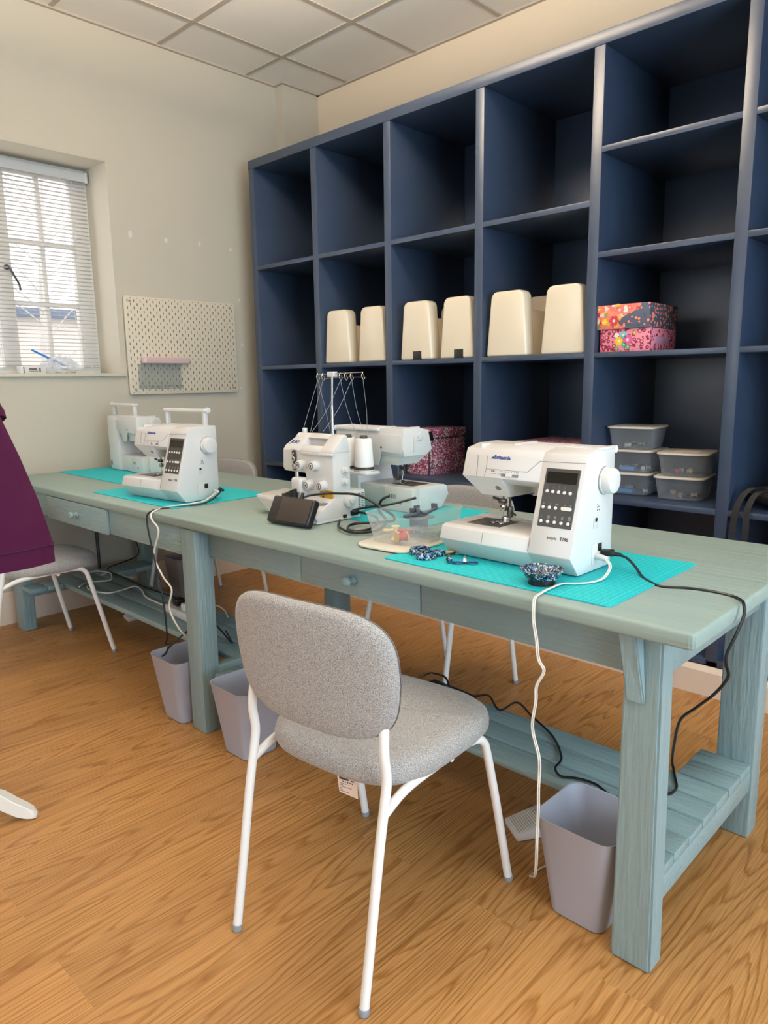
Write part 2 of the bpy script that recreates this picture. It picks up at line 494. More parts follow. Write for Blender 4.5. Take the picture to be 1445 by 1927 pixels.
# ------------------------------------------------------------------ room shell
WX, WY, CZ = -4.02, 3.51, 3.15        # left wall, back wall, ceiling
RX, FY = 2.7, -2.4                     # right wall, front wall
b = BM(); box(b, (WX-.4, FY-.2, -.12), (RX+.2, WY+.2, 0)); struct(build('floor', b, FLOOR))

# ceiling tiles and grid
b = BM(); box(b, (WX-.4, FY-.2, CZ), (RX+.2, WY+.2, CZ+.1)); struct(build('ceiling', b, CEIL))
b = BM()
gx = [-3.64+.592*i for i in range(11)]; gy = [2.372-.6*i for i in range(8)] + [2.972]
for x in gx: box(b, (x-.012, FY, CZ-.006), (x+.012, WY, CZ-.0005))
for y in gy: box(b, (WX, y-.012, CZ-.0055), (RX, y+.012, CZ-.0004))
box(b, (WX, FY, CZ-.012), (WX+.02, 3.21, CZ)); box(b, (WX, WY-.02, CZ-.012), (RX, WY, CZ))
box(b, (-3.94, 3.19, CZ-.012), (-3.92, WY, CZ)); box(b, (WX+.02, 3.19, CZ-.0119), (-3.94, 3.2099, CZ))
struct(build('trim_1', b, GRID))

# left wall with the window opening
WY0, WY1, WZ0, WZ1 = .95, 2.012, 1.315, 2.46
def wall_hole(name, x0, x1, ya, yb, hy0, hy1, hz0, hz1, m):
    b = BM()
    box(b, (x0, ya, 0), (x1, hy0, CZ)); box(b, (x0, hy1, 0), (x1, yb, CZ))
    box(b, (x0, hy0, 0), (x1, hy1, hz0)); box(b, (x0, hy0, hz1), (x1, hy1, CZ))
    return struct(build(name, b, m))
wl = wall_hole('wall_left', WX-.32, WX, FY-.2, WY+.2, WY0, WY1, WZ0, WZ1, WALL)
b = BM(); box(b, (WX-.32, WY, 0), (RX+.2, WY+.2, CZ)); struct(build('wall_back', b, WALL_LIT))
b = BM(); box(b, (WX, 3.21, 0), (-3.94, WY, CZ)); struct(build('wall_corner', b, WALL))
b = BM(); hx0, hx1 = -3.7, -.9
box(b, (WX-.32, FY-.2, 0), (hx0, FY, CZ)); box(b, (hx1, FY-.2, 0), (RX+.2, FY, CZ)); box(b, (hx0, FY-.2, 0), (hx1, FY, .9)); box(b, (hx0, FY-.2, 2.5), (hx1, FY, CZ))
struct(build('wall_front', b, WALL))
w3 = thing('window_3_added', '', '', (0, 0, 0)); del w3['label']; del w3['category']; struct(w3)  # unseen window, added and placed to put sheen on the shelf fronts
b = BM()
for x0, x1, z0, z1 in ((hx0, hx1, .9, .97), (hx0, hx1, 2.43, 2.5), (hx0, hx0+.07, .9, 2.5), (hx1-.07, hx1, .9, 2.5), (-2.34, -2.26, .9, 2.5)): box(b, (x0, FY-.14, z0), (x1, FY-.08, z1), .004)
build('window_frame', b, WHITEPAINT, w3)
b = BM(); box(b, (hx0+.07, FY-.112, .97), (hx1-.07, FY-.108, 2.43)); build('window_pane', b, PANE, w3)
wall_hole('wall_right', RX, RX+.2, FY-.2, WY+.2, -.9, 2.1, .35, 2.6, WALL)
# filler patches where hooks were taken down
for (y, z, s) in ((2.128, 2.094, .022), (2.352, 2.088, .016), (2.58, 2.094, .017), (2.805, 2.087, .013), (2.85, 1.78, .008), (2.86, 1.50, .012), (2.83, 1.215, .011)):
    b = BM(); n = 14
    ring = [(WX+.0008, y+s*(.55+.3*random.random())*math.cos(2*PI*i/n), z+s*(.8+.35*random.random())*math.sin(2*PI*i/n)) for i in range(n)]
    loft(b, [ring, [(WX+.0035, y+(p[1]-y)*.6, z+(p[2]-z)*.6) for p in ring]])
    build('filler_patch', b, FILLER, wl)
# skirtings: moulded profile
def skirt(name, axis, pos, a, c, sgn, h=.17):
    pr = [(0, 0), (.02, 0), (.02, h-.05), (.013, h-.035), (.013, h-.02), (.006, h-.004), (0, h)]
    b = BM()
    if axis == 'y': prism(b, [(pos+sgn*p, q) for p, q in pr], 'y', a, c)
    else: prism(b, [(pos+sgn*p, q) for p, q in pr], 'x', a, c)
    return struct(build(name, b, SKIRT))
skirt('baseboard_left', 'y', WX, FY, 3.21, 1)
skirt('baseboard_back', 'x', WY, -.38, RX, -1)
skirt('baseboard_right', 'y', RX, FY, WY, -1)

# window: casement frame, glazing bars, panes, stay, sill
win = thing('window_1', '', '', (0, 0, 0)); del win['label']; del win['category']; struct(win)
fx0, fx1 = WX-.31, WX-.262
b = BM()
def fr(b, y0, y1, z0, z1, x0=fx0, x1=fx1, bev=.004): box(b, (x0, y0, z0), (x1, y1, z1), bev)
fr(b, WY0, WY1, WZ0, WZ0+.04); fr(b, WY0, WY1, WZ1-.075, WZ1); fr(b, WY1-.1, WY1, WZ0+.04, WZ1-.075); fr(b, WY0, WY0+.1, WZ0+.04, WZ1-.075)
fr(b, 1.475, 1.56, WZ0+.04, WZ1-.075)
for y0, y1 in ((1.56, 1.915), (1.06, 1.475)):
    ym = (y0+y1)/2
    fr(b, ym-.012, ym+.012, WZ0+.03, WZ1-.07, fx0+.008, fx1-.008)
    for z in (1.705, 2.035): fr(b, y0-.002, y1+.002, z-.012, z+.012, fx0+.009, fx1-.009)
build('window_frame', b, WHITEPAINT, win)
b = BM(); box(b, (fx0+.018, WY0+.1, WZ0+.03), (fx0+.022, WY1-.1, WZ1-.07)); build('window_pane', b, PANE, win)
b = BM(); tube(b, [(fx1, 1.53, 1.89), (fx1+.03, 1.535, 1.885), (fx1+.035, 1.55, 1.85), (fx1+.035, 1.575, 1.8), (fx1+.035, 1.58, 1.765)], .006)
cyl(b, (fx1-.004, 1.53, 1.885), (fx1+.012, 1.53, 1.885), .014); build('window_handle', b, STEELD, win)
b = BM(); box(b, (WX-.27, WY0, WZ0-.02), (WX+.001, WY1, WZ0+.0018)); box(b, (WX-.005, WY0-.02, WZ0-.016), (WX+.022, WY1+.02, WZ0+.002), .004)
build('window_sill', b, REVEAL, win)
b = BM(); box(b, (WX-.262, WY1-.0015, WZ0), (WX-.001, WY1+.0005, WZ1)); box(b, (WX-.262, WY0, WZ1-.0015), (WX-.001, WY1, WZ1+.0005)); box(b, (WX-.262, WY0-.0005, WZ0), (WX-.001, WY0+.0015, WZ1))
build('window_reveal', b, REVEAL, win)
b = BM(); box(b, (fx1, 1.62, 2.424), (fx1+.012, 1.86, 2.44), .002); build('trickle_vent', b, WHITE, win)

# right-hand window (behind the photographer's right shoulder)
w2 = thing('window_2', '', '', (0, 0, 0)); del w2['label']; del w2['category']; struct(w2)
b = BM()
for y0, y1, z0, z1 in ((-.9, 2.1, .35, .42), (-.9, 2.1, 2.53, 2.6), (-.9, -.83, .35, 2.6), (2.03, 2.1, .35, 2.6), (.57, .63, .35, 2.6)): box(b, (RX+.06, y0, z0), (RX+.12, y1, z1), .004)
build('window_frame', b, WHITEPAINT, w2)
b = BM(); box(b, (RX+.088, -.83, .42), (RX+.092, 2.03, 2.53)); build('window_pane', b, PANE, w2)

# venetian blind
bl = thing('venetian_blind', 'white slatted venetian blind hanging in the deep window recess', 'blind', (WX-.235, 1.48, 2.38))
b = BM(); box(b, (-.018, -.52, .005), (.024, .518, .054), .003); box(b, (-.02, .503, .002), (.028, .52, .058), .003); build('headrail', b, WHITE, bl)
b = BM(); nsl = 48
for i in range(nsl):
    z = -.002-i*(1.035/nsl)
    prism(b, [(-.0115, z-.0014), (0, z+.0012), (.0115, z+.0014), (.0115, z+.002), (0, z+.0018), (-.0115, z-.0008)], 'y', -.515, .512)
build('slats', b, SLAT, bl)
b = BM(); box(b, (-.013, -.515, -1.063), (.013, .512, -1.046), .003); build('bottom_rail', b, WHITE, bl)
b = BM()
for y in (-.42, -.02, .43):
    for x in (-.0135, .0135): tube(b, [(x, y, .02), (x, y, -1.045)], .0011, 6, smooth=False)
build('ladder_cord', b, WHITE2, bl)
b = BM(); tube(b, [(.03, .36, .03), (.032, .362, -.4), (.032, .385, -.8), (.03, .45, -1.03)], .0016, 6); build('pull_cord', b, WHITE2, bl)
b = BM(); tube(b, [(.03, .1-.15, .03), (.032, -.05, -.5), (.032, -.045, -.98)], .003, 6); build('tilt_wand', b, CLEAR, bl)

# outside the window
b = BM(); box(b, (-16, -8, -.3), (WX-.4, 12, -.1)); o = struct(build('ground_outside', b, GROUND))
h = thing('neighbour_house', 'pale rendered house seen through the window blind', 'building', (-10.2, 4.1, 0))
b = BM(); box(b, (-3, -4, -.1), (0, 5, 2.14)); build('house_wall', b, HOUSE, h)
b = BM(); box(b, (-3.1, -4.1, 2.14), (.12, 5.1, 2.27), .02); build('eaves_board', b, ROOFB, h)
h2 = thing('bare_tree', 'leafless tree with thin branches outside the window', 'tree', (-8.2, 3.2, -.1))
b = BM(); tube(b, [(0, 0, 0), (.05, .02, 1.2), (-.05, .1, 2.4), (.1, .2, 4.2)], [.07, .055, .04, .02], 8); build('trunk', b, BARK, h2)
for i in range(14):
    z = 1.5+i*.16; a = random.uniform(-1.9, 1.9) + (PI if i % 2 else 0)
    d = (math.cos(a)*.2, math.sin(a))
    b = BM(); tube(b, [(0, .08, z), (d[0]*.5, .08+d[1]*.5, z+.35), (d[0]*1.1, .08+d[1]*1.1, z+.5), (d[0]*1.6, .08+d[1]*1.7, z+.9)], [.008, .006, .004, .002], 6)
    build('branch', b, BARK, h2)

# things on the window sill
t = thing('small_carton', 'small white cardboard carton lying on the window sill', 'box', (WX-.09, 1.545, WZ0+.0022))
b = BM(); box(b, (-.022, -.068, 0), (.022, .068, .038), .001); build('carton_body', b, WHITE2, t)
for y0, y1, z0, z1 in ((-.02, .025, .012, .015), (-.02, .02, .02, .028), (.032, .04, .008, .03), (-.05, -.045, .002, .036)):
    b = BM(); box(b, (.0222, y0, z0), (.0226, y1, z1)); build('carton_print', b, INK, t)
t = thing('plastic_bag', 'crumpled clear plastic bag of pale fittings on the window sill', 'bag', (WX-.1, 1.705, WZ0+.0022))
b = BM(); bmesh.ops.create_icosphere(b, subdivisions=4, radius=1)
for v in b.verts:
    k = 1+.28*math.sin(9*v.co.x+4*v.co.z)*math.cos(7*v.co.y+3*v.co.z)+random.uniform(-.1, .1)
    sp = 1.0 if v.co.z < .3 else 1-.5*(v.co.z-.3)
    v.co = Vector((v.co.x*.05*k*sp, v.co.y*.092*k*sp, max(0, .04+v.co.z*.052*k)))
build('bag_film', b, CLEAR, t)
b = BM()
for i in range(9):
    x, y = random.uniform(-.02, .02), random.uniform(-.05, .055)
    cyl(b, (x, y, .006), (x+random.uniform(-.02, .02), y+.035, .012), .006, n=8)
build('bag_contents', b, CREAMPL, t)
b = BM(); cyl(b, (WX-.13, 1.745, WZ0+.045), (WX-.1, 1.56, WZ0+.128), .0055, n=10); tag(build('drinking_straw', b, BLUEST), 'bright blue plastic stick leaning on the clear bag', 'stick')

# wall socket behind the coat
t = thing('wall_socket', 'white surface-mounted wall box just above the table by the coat', 'socket', (WX, 1.375, .83))
b = BM(); box(b, (0, -.05, 0), (.03, .012, .055), .004); build('socket_box', b, WHITE2, t)
b = BM(); box(b, (.029, -.02, .02), (.036, -.005, .035), .002); build('rocker_switch', b, WHITE, t)
b = BM(); tube(b, [(WX+.012, 1.778, 0), (WX+.012, 1.778, .72)], .009, 8, smooth=False)
tag(build('wall_conduit', b, DGREY), 'thin dark vertical cable run on the wall under the table', 'conduit')

# pegboard with shelf and clear rack
pb = thing('pegboard', 'cream metal pegboard mounted on the wall beside the window', 'pegboard', (WX, 2.418, 1.473))
b = BM(); prism(b, rrect(.374, .279, .014), 'x', .012, .026, .002)
build('board', b, PEG, pb)
for y in (-.34, .34):
    for z in (-.25, .25):
        b = BM(); cyl(b, (0.0005, y, z), (.0265, y, z), .008); build('standoff', b, GREYFOOT, pb)
t = thing('peg_shelf', 'narrow pink metal shelf clipped onto the pegboard', 'shelf', (WX+.0265, 2.27, 1.39))
b = BM(); prism(b, rrect(.155, .025, .02, cy=.025), 'z', -.016, .016, .001, mx=M3((0, 0, 0), (0, 0, R(-90)))); build('tray', b, PINKP, t)
t = thing('peg_rack', 'clear plastic panel of small hooks below the pink pegboard shelf', 'rack', (WX+.0265, 2.238, 1.215))
b = BM(); box(b, (.0002, -.14, .01), (.004, .14, .155), .001); build('rack_panel', b, FROST, t)
for i in range(11):
    b = BM(); y = -.13+i*.026
    tube(b, [(.004, y, .028), (.02, y, .024), (.03, y, .012), (.03, y, .006)], .003, 6); build('hook', b, FROST, t)

# ------------------------------------------------------------------ cubby shelving
SY, SB = 2.83, 3.445
xs = [-3.83, -3.2335, -2.669, -2.0915, -1.514, -.94, -.365]
TH = .048
su = thing('cubby_shelving', 'tall dark navy wooden cubbyhole shelving along the back wall', 'shelving', (-2.1, SY, 0))
def sbx(name, lo, hi, bev=.003, m=NAVY):
    b = BM(); box(b, (lo[0]+2.1, lo[1]-SY, lo[2]), (hi[0]+2.1, hi[1]-SY, hi[2]), bev); return build(name, b, m, su)
sbx('side_panel', (-3.832, SY, .001), (-3.781, SB, 2.531)); sbx('side_panel', (-.389, SY, .001), (-.341, SB, 2.531))
sbx('top_panel', (-3.834, SY-.001, 2.5302), (-.339, SB+.02, 2.581))
sbx('back_panel', (-3.832, SB-.001, .12), (-.341, SB+.02, 2.531), .001)
divx = xs[1:6]
for x in divx: sbx('divider', (x-.0235, SY, .14), (x+.0235, SB-.001, 2.53))
edges = [-3.781]+[v for x in divx for v in (x-.0235, x+.0235)]+[-.389]
for c in range(6):
    x0, x1 = edges[2*c]-.001, edges[2*c+1]+.001
    zz = ((1.938, 1.962), (1.333, 1.356), (.727, .751)) if c < 4 else ((2.136, 2.159), (1.734, 1.757), (1.335, 1.356), (.727, .751))
    for z0, z1 in zz: sbx('shelf', (x0, SY+.0006, z0), (x1, SB-.001, z1), .002)
    sbx('base_board', (x0, SY+.0006, .122), (x1, SB-.001, .15), .002)
b = BM(); prism(b, [(-.02, .0005), (0, .0005), (0, .12), (-.005, .12), (-.02, .1)], 'x', -1.732, 1.76); build('plinth', b, SKIRT, su)

# sewing machine cases
def case(label, x, w0, w1, latch, depth=.43, y=2.848, z=1.357):
    t = thing('sewing_machine_case', label, 'case', (x, y, z), 0, 'hard cases in the cubbyholes')
    def pr(w0, w1, h, r):
        p = [(-w0/2, 0), (w0/2, 0)]
        sl = (w0-w1)/2/h
        for i in range(7):
            a = R(90*i/6); p.append((w1/2-r+r*math.cos(a)+sl*0, h-r+r*math.sin(a)))
        for i in range(7):
            a = R(90+90*i/6); p.append((-w1/2+r+r*math.cos(a), h-r+r*math.sin(a)))
        return p
    b = BM()
    H = .292
    prism(b, pr(w0, w1, H, .034), 'y', 0, .075, .011, 3)
    prism(b, pr(w0-.006, w1+.006, H-.085, .012), 'y', .05, .33, .003, 1)
    prism(b, pr(w0, w1, H, .034), 'y', .31, depth, .008, 2)
    build('case_shell', b, CREAM, t, angle=40)
    if latch:
        b = BM(); box(b, (-.0+latch, -.003, .001), (latch+.055, .01, .043), .001); build('latch', b, DARK, t)
    return t
case('cream sewing machine case, left one in the leftmost occupied cubbyhole', -3.09, .212, .17, 0)
case('cream sewing machine case, right one in the leftmost occupied cubbyhole', -2.818, .205, .165, 0)
case('cream sewing machine case with black latch, left of the latched pair', -2.497, .215, .172, -.017)
case('cream sewing machine case with black latch, right of the latched pair', -2.235, .205, .165, -.011)
case('large plain cream machine case, left one next to the floral boxes', -1.945, .222, .178, 0)
case('large plain cream machine case, right one next to the floral boxes', -1.655, .215, .172, 0)

# paper covered boxes
def flowers(par, pts, front):
    cs = {}
    for (x, z, r, c) in pts:
        b = BM(); n = 20
        ring = [(x+r*(1+.13*math.cos(6*2*PI*i/n))*math.cos(2*PI*i/n), front, z+r*(1+.13*math.cos(6*2*PI*i/n))*math.sin(2*PI*i/n)) for i in range(n)]
        loft(b, [ring, [(p[0], front-.0006, p[2]) for p in ring]])
        n2 = [(x+r*.3*math.cos(2*PI*i/n), front-.0012, z+r*.3*math.sin(2*PI*i/n)) for i in range(n)]
        f0 = len(b.faces); loft(b, [[(p[0], front-.0007, p[2]) for p in n2], n2]); paint(b, f0, 1)
        if c not in cs: cs[c] = mat('print_'+c.strip('#'), c, .6)
        build('flower_print', b, [cs[c], CREAMPL], par, smooth=False)
t = thing('floral_box', 'pink leopard print box with painted flowers, under the orange floral box', 'box', (-1.375, 2.86, 1.357), R(2), 'patterned boxes in the cubbyholes')
b = BM(); box(b, (-.105, 0, 0), (.105, .28, .09), .0015); build('box_body', b, LEOP, t)
flowers(t, [(-.005, .066, .0155, '#7fb3c4'), (-.022, .043, .017, '#e8c21f'), (.014, .046, .02, '#d9589a'), (0, .026, .011, '#3f9a8f'), (-.033, .066, .009, '#f2eef0'), (-.032, .012, .009, '#6f8a4a'), (.016, .018, .010, '#7f9a5a'), (.042, .072, .008, '#c9962f')], -.0004)
b = BM(); box(b, (.1052, .05, .03), (.1065, .2, .058), .0005); build('label_holder', b, mat('mauve_print', '#c48aa0', .5), t)
t = thing('floral_box', 'orange and navy floral box stacked on the pink leopard print box', 'box', (-1.383, 2.85, 1.4475), R(2), 'patterned boxes in the cubbyholes')
b = BM(); box(b, (-.118, 0, 0), (.112, .3, .097), .0015); build('box_body', b, BLOOM, t)
flowers(t, [(-.012, .075, .017, '#ef7a70'), (-.035, .033, .02, '#c93a4e'), (.012, .075, .012, '#e9e4da'), (-.075, .03, .013, '#edc02a'), (.03, .082, .011, '#ee6f6a'), (-.1, .082, .014, '#ee8a5a'), (-.02, .09, .01, '#e8b04a')], -.0004)

t = thing('storage_box', 'pink ditsy floral storage box with black corners, left on the lower shelf', 'box', (-2.55, 2.92, .752), R(-3), 'ditsy floral boxes on the lower shelf')
b = BM(); box(b, (-.084, 0, 0), (.084, .29, .21), .002); build('box_body', b, DITSY, t)
b = BM(); box(b, (-.088, -.005, .196), (.088, .295, .245), .002); build('box_lid', b, DITSY, t)
b = BM(); prism(b, [(-.035, .185), (.0, .185), (.0, .235), (-.022, .235)], 'y', -.0085, -.0045, .001, mx=M3((.0905, 0, 0))); prism(b, [(-.008, .185), (.03, .185), (.018, .235), (-.008, .235)], 'x', .0875, .0915, .001); build('metal_corner', b, DARK, t)
b = BM(); box(b, (.0815, -.0012, 0), (.0856, .003, .19)); build('edge_binding', b, DARK, t)
b = BM(); box(b, (-.0884, -.0055, .195), (.0886, .2955, .1985)); build('lid_edge', b, DARK, t)
t = thing('storage_box', 'low pink ditsy floral box behind the nearest sewing machine', 'box', (-1.76, 2.9, .752), 0, 'ditsy floral boxes on the lower shelf')
b = BM(); box(b, (-.2, 0, 0), (.2, .4, .17), .002); build('box_body', b, DITSY, t)
b = BM(); box(b, (-.205, -.005, .15), (.205, .405, .205), .002); build('box_lid', b, DITSY, t)

# clear lidded tubs
def tub_shell(b, hx0, hy0, hx1, hy1, h, th=.0018, r=.03):
    o = [[(x, y, 0) for x, y in rrect(hx0*.9, hy0*.9, r*.8)], [(x, y, .003) for x, y in rrect(hx0, hy0, r)], [(x, y, h) for x, y in rrect(hx1, hy1, r*1.15)],
         [(x, y, h) for x, y in rrect(hx1-th, hy1-th, r*1.1)], [(x, y, .005) for x, y in rrect(hx0-th, hy0-th, r*.95)]]
    loft(b, o)
def tub(label, x, y, z, rz, stuff, stick=False, h=.088, s=1.):
    t = thing('lidded_tub', label, 'tub', (x, y, z), rz, 'clear lidded tubs on the lower shelf')
    b = BM(); tub_shell(b, .085*s, .095*s, .098*s, .11*s, h); build('tub_body', b, TUBS, t)
    b = BM(); prism(b, rrect(.104*s, .116*s, .036), 'z', h+.0005, h+.0085, .002); build('tub_lid', b, LIDM, t)
    if stick:
        b = BM(); box(b, (-.05, -.05, h+.0087), (.05, .05, h+.0092)); build('lid_label', b, TAGP, t)
    return t
def bits(x, y, z, rz, cols, n=7):
    for i in range(n):
        a = random.uniform(-.055, .055), random.uniform(-.055, .055)
        k = cols[i % len(cols)]
        loc = Matrix.Translation((x, y, z+.006)) @ Matrix.Rotation(rz, 4, 'Z') @ Vector((*a, 0))
        b = BM(); ax = random.uniform(0, PI)
        d = (.014*math.cos(ax), .014*math.sin(ax))
        lathe(b, [(.009, 0), (.009, .003), (.005, .004), (.005, .017), (.009, .018), (.009, .021)], 12, Matrix.Translation(loc+Vector((0, 0, .009))) @ Matrix.Rotation(ax, 4, 'Z') @ Matrix.Rotation(R(90), 4, 'Y'))
        yield b, k
tubs = [('clear tub topmost of the stack of three beside the machine handwheel', -1.385, 3.05, .752+2*.098, .1), ('clear tub in the middle of the stack of three', -1.38, 3.045, .752+.098, .05), ('clear tub at the bottom of the stack of three', -1.385, 3.04, .752, .08),
        ('clear tub with paper label on lid, on top of the stack of two', -1.155, 3.03, .752+.098, .15), ('clear tub at the bottom of the stack of two', -1.16, 3.025, .752, .12)]
for i, (lb, x, y, z, rz) in enumerate(tubs):
    tub(lb, x, y, z+.0005, rz, None, i == 3)
    if i in (1, 2):
        b = BM(); box(b, (-.03, -.02, 0), (.03, .015, .016), .002, mx=M3((x-.01, y-.055, z+.006), (0, 0, rz)))
        tag(build('bobbin_box', b, BLUEBOX), ('light blue box inside the middle tub of the three' if i == 1 else 'light blue box inside the bottom tub of the three'), 'box')
    kinds = {0: [(WHITE2, 'white bobbin'), (CHROME, 'metal bobbin')], 1: [(WHITE2, 'white bobbin'), (GREYCLIP, 'grey bobbin')], 2: [(WHITE2, 'white bobbin'), (GREYCLIP, 'grey bobbin')],
             3: [(REDPL, 'red bobbin'), (CREAMPL, 'cream bobbin'), (CHROME, 'metal bobbin'), (GREYCLIP, 'grey bobbin')], 4: [(REDPL, 'red bobbin'), (CHROME, 'metal bobbin'), (CREAMPL, 'cream bobbin'), (GREYCLIP, 'grey bobbin')]}[i]
    where = ('top tub of the three', 'middle tub of the three', 'bottom tub of the three', 'upper tub of the two', 'lower tub of the two')[i]
    for b, k in bits(x, y, z, rz, kinds, 8):
        tag(build('bobbin', b, k[0]), 'small %s loose inside the %s' % (k[1], where), 'bobbin', '%ss in the %s' % (k[1], where))

# black bag at the right edge and card box below it
t = thing('drawstring_bag', 'crumpled black cloth bag with straps hanging over the shelf edge', 'bag', (-.66, 3.02, .752))
b = BM(); bmesh.ops.create_icosphere(b, subdivisions=4, radius=1)
for v in b.verts:
    k = 1+.12*math.sin(7*v.co.x+3)*math.cos(6*v.co.y)+random.uniform(-.02, .02)
    v.co = Vector((v.co.x*.225*k, v.co.y*.17*k, max(0.001, .05+v.co.z*.05*k)))
build('bag_body', b, BAGB, t)
for pts in ([(-.1, -.12, .07), (-.19, -.15, .085), (-.225, -.193, .02), (-.232, -.205, -.09), (-.236, -.203, -.19), (-.228, -.2, -.26)], [(-.08, -.13, .06), (-.16, -.16, .075), (-.188, -.196, .01), (-.185, -.207, -.08), (-.2, -.205, -.16), (-.205, -.2, -.2)]):
    b = BM(); P = spline(pts, 6)
    rings = [[(p.x-.011, p.y, p.z), (p.x+.011, p.y+.003, p.z), (p.x+.011, p.y+.006, p.z+.001), (p.x-.011, p.y+.003, p.z+.001)] for p in P]
    loft(b, rings); build('strap', b, BAGB, t)
t = thing('cardboard_box', 'brown card box with dark print on the bottom shelf at the right', 'box', (-.7, 2.95, .151))
b = BM(); box(b, (-.19, 0, 0), (.2, .35, .16), .002); build('box_body', b, CARD, t)
b = BM(); box(b, (-.1, -.0008, .05), (.12, -.0002, .08)); box(b, (-.15, -.0008, .1), (.1, -.0002, .115)); build('box_print', b, NAVYINK, t)

# ------------------------------------------------------------------ the long painted workbench
TZ = .79
wb = thing('workbench', 'long duck-egg blue painted wooden work table on six legs', 'table', (-2.2, 1.7, 0))
O = Vector((2.2, -1.7, 0))
def wbx(name, lo, hi, bev=.004, m=TABLE, par=None):
    b = BM(); box(b, Vector(lo)+O, Vector(hi)+O, bev); return build(name, b, m, par or wb)
b = BM(); prism(b, [(p[0]+O.x, p[1]+O.y) for p in rrect(1.7585, .43, .012, 3, -2.2135, 1.712)], 'z', TZ-.034, TZ, .007, 3)
build('tabletop', b, TOPMAT, wb)
def leg(x0, x1, y0, y1, zt=TZ-.036):
    return wbx('leg', (x0, y0, .0005), (x1, y1, zt), .005, TABLEV)
def taper_leg(a, c, zt=TZ-.036):
    b = BM(); loft(b, [[(x, y, .0005) for x, y in ((a[0], a[2]), (a[1], a[2]), (a[1], a[3]), (a[0], a[3]))], [(x, y, zt) for x, y in ((c[0], c[2]), (c[1], c[2]), (c[1], c[3]), (c[0], c[3]))]])
    bmesh.ops.bevel(b, geom=b.edges[:], offset=.005, segments=2, affect='EDGES')
    return build('leg', b, TABLEV, wb, mx=Matrix.Translation(O))
taper_leg((-.612, -.523, 1.335, 1.395), (-.612, -.534, 1.335, 1.395)); leg(-.622, -.525, 1.965, 2.035)
leg(-2.238, -2.15, 1.29, 1.362); leg(-2.262, -2.178, 1.97, 2.05)
leg(-3.915, -3.81, 1.272, 1.335); leg(-3.925, -3.83, 1.97, 2.04)
# aprons and drawers
wbx('apron', (-1.168, 1.346, .655), (-.611, 1.366, .7555)); wbx('apron', (-2.151, 1.346, .652), (-1.647, 1.366, .7555))
wbx('apron', (-2.796, 1.296, .652), (-2.237, 1.316, .7555)); wbx('apron', (-3.9, 1.296, .652), (-3.39, 1.316, .7555))
wbx('apron', (-3.84, 2.01, .655), (-2.26, 2.03, .7555)); wbx('apron', (-2.18, 2.01, .655), (-.612, 2.03, .7555))
wbx('end_rail', (-.562, 1.393, .655), (-.54, 1.966, .7555)); wbx('end_rail', (-3.87, 1.334, .655), (-3.85, 1.971, .7555))
wbx('drawer_case', (-1.63, 1.37, .66), (-1.18, 1.8, .75)); wbx('drawer_case', (-3.37, 1.32, .66), (-2.82, 1.8, .75))
def drawer(x0, x1, y, kx, z0=.656):
    d = wbx('drawer', (x0+.0015, y, z0), (x1-.0015, y+.022, .754), .002)
    b = BM()
    prof = [(.0125, 0), (.0135, .004), (.0095, .007), (.0085, .013), (.0105, .019), (.0145, .023), (.0155, .029), (.012, .034), (.005, .0365)]
    lathe(b, prof, 20, Matrix.Translation(Vector((kx, y, .704))+O) @ Matrix.Rotation(R(90), 4, 'X'))
    build('knob', b, TABLE, d)
drawer(-1.646, -1.169, 1.345, -1.417); drawer(-3.39, -2.797, 1.284, -3.07, .65)
# wedge-shaped corner bracket
b = BM()
v = [(-.611, 1.336, .7555), (-.574, 1.336, .7555), (-.562, 1.336, .603), (-.598, 1.336, .607), (-.611, 1.298, .7555), (-.574, 1.298, .7555), (-.562, 1.329, .603), (-.598, 1.322, .607)]
vs = [b.verts.new(Vector(p)+O) for p in v]
for f in ((0, 1, 2, 3), (4, 7, 6, 5), (0, 4, 5, 1), (1, 5, 6, 2), (2, 6, 7, 3), (3, 7, 4, 0)): b.faces.new([vs[i] for i in f])
bmesh.ops.recalc_face_normals(b, faces=b.faces[:]); bmesh.ops.bevel(b, geom=b.edges[:], offset=.003, segments=2, affect='EDGES')
build('corner_bracket', b, TABLEV, wb)
# lower shelf: long boards, short end slats, rails
ys = [1.541, 1.627, 1.713, 1.8]
for i in range(3): wbx('shelf_board', (-2.149, ys[i], .195), (-.531, ys[i+1]-.005, .22-(.004 if i == 0 else 0)), .003)
for y0, y1 in ((1.338, 1.372), (1.374, 1.455), (1.457, 1.536), (1.802, 1.884), (1.888, 1.97)):
    z = .22
    xe = -.662
    if y1 > 1.45 and y0 < 1.5 or y0 > 1.7:
        wbx('end_slat', (xe if y0 > 1.7 else -.612, max(y0, 1.397), .195), (-.531, min(y1, 1.964 if y1 > 1.9 else 9), z), .003)
wbx('shelf_rail', (-.556, 1.394, .14), (-.5305, 1.966, .1955), .003)
for y0, y1 in ((1.338, 1.436), (1.439, 1.538)): wbx('end_slat', (-2.147, y0, .193), (-2.056, y1, .22), .004)
wbx('shelf_rail', (-2.19, 1.361, .17), (-2.15, 1.971, .2445), .003)
wbx('shelf_rail', (-2.13, 1.365, .14), (-2.105, 1.97, .1925), .003)
yl = [1.446, 1.541, 1.634, 1.725]
for i in range(3): wbx('shelf_board', (-3.845, yl[i], .2215), (-2.152, yl[i+1]-.005, .2455), .003)
for y0, y1 in ((1.276, 1.36), (1.362, 1.444)): wbx('end_slat', (-3.808, y0, .2215), (-3.69, y1, .2455), .006)
for y0, y1 in ((1.727, 1.84), (1.842, 1.968)): wbx('end_slat', (-3.845, y0, .2215), (-3.69, y1, .2455), .004)
wbx('shelf_rail', (-3.87, 1.334, .165), (-3.845, 1.971, .221), .003)

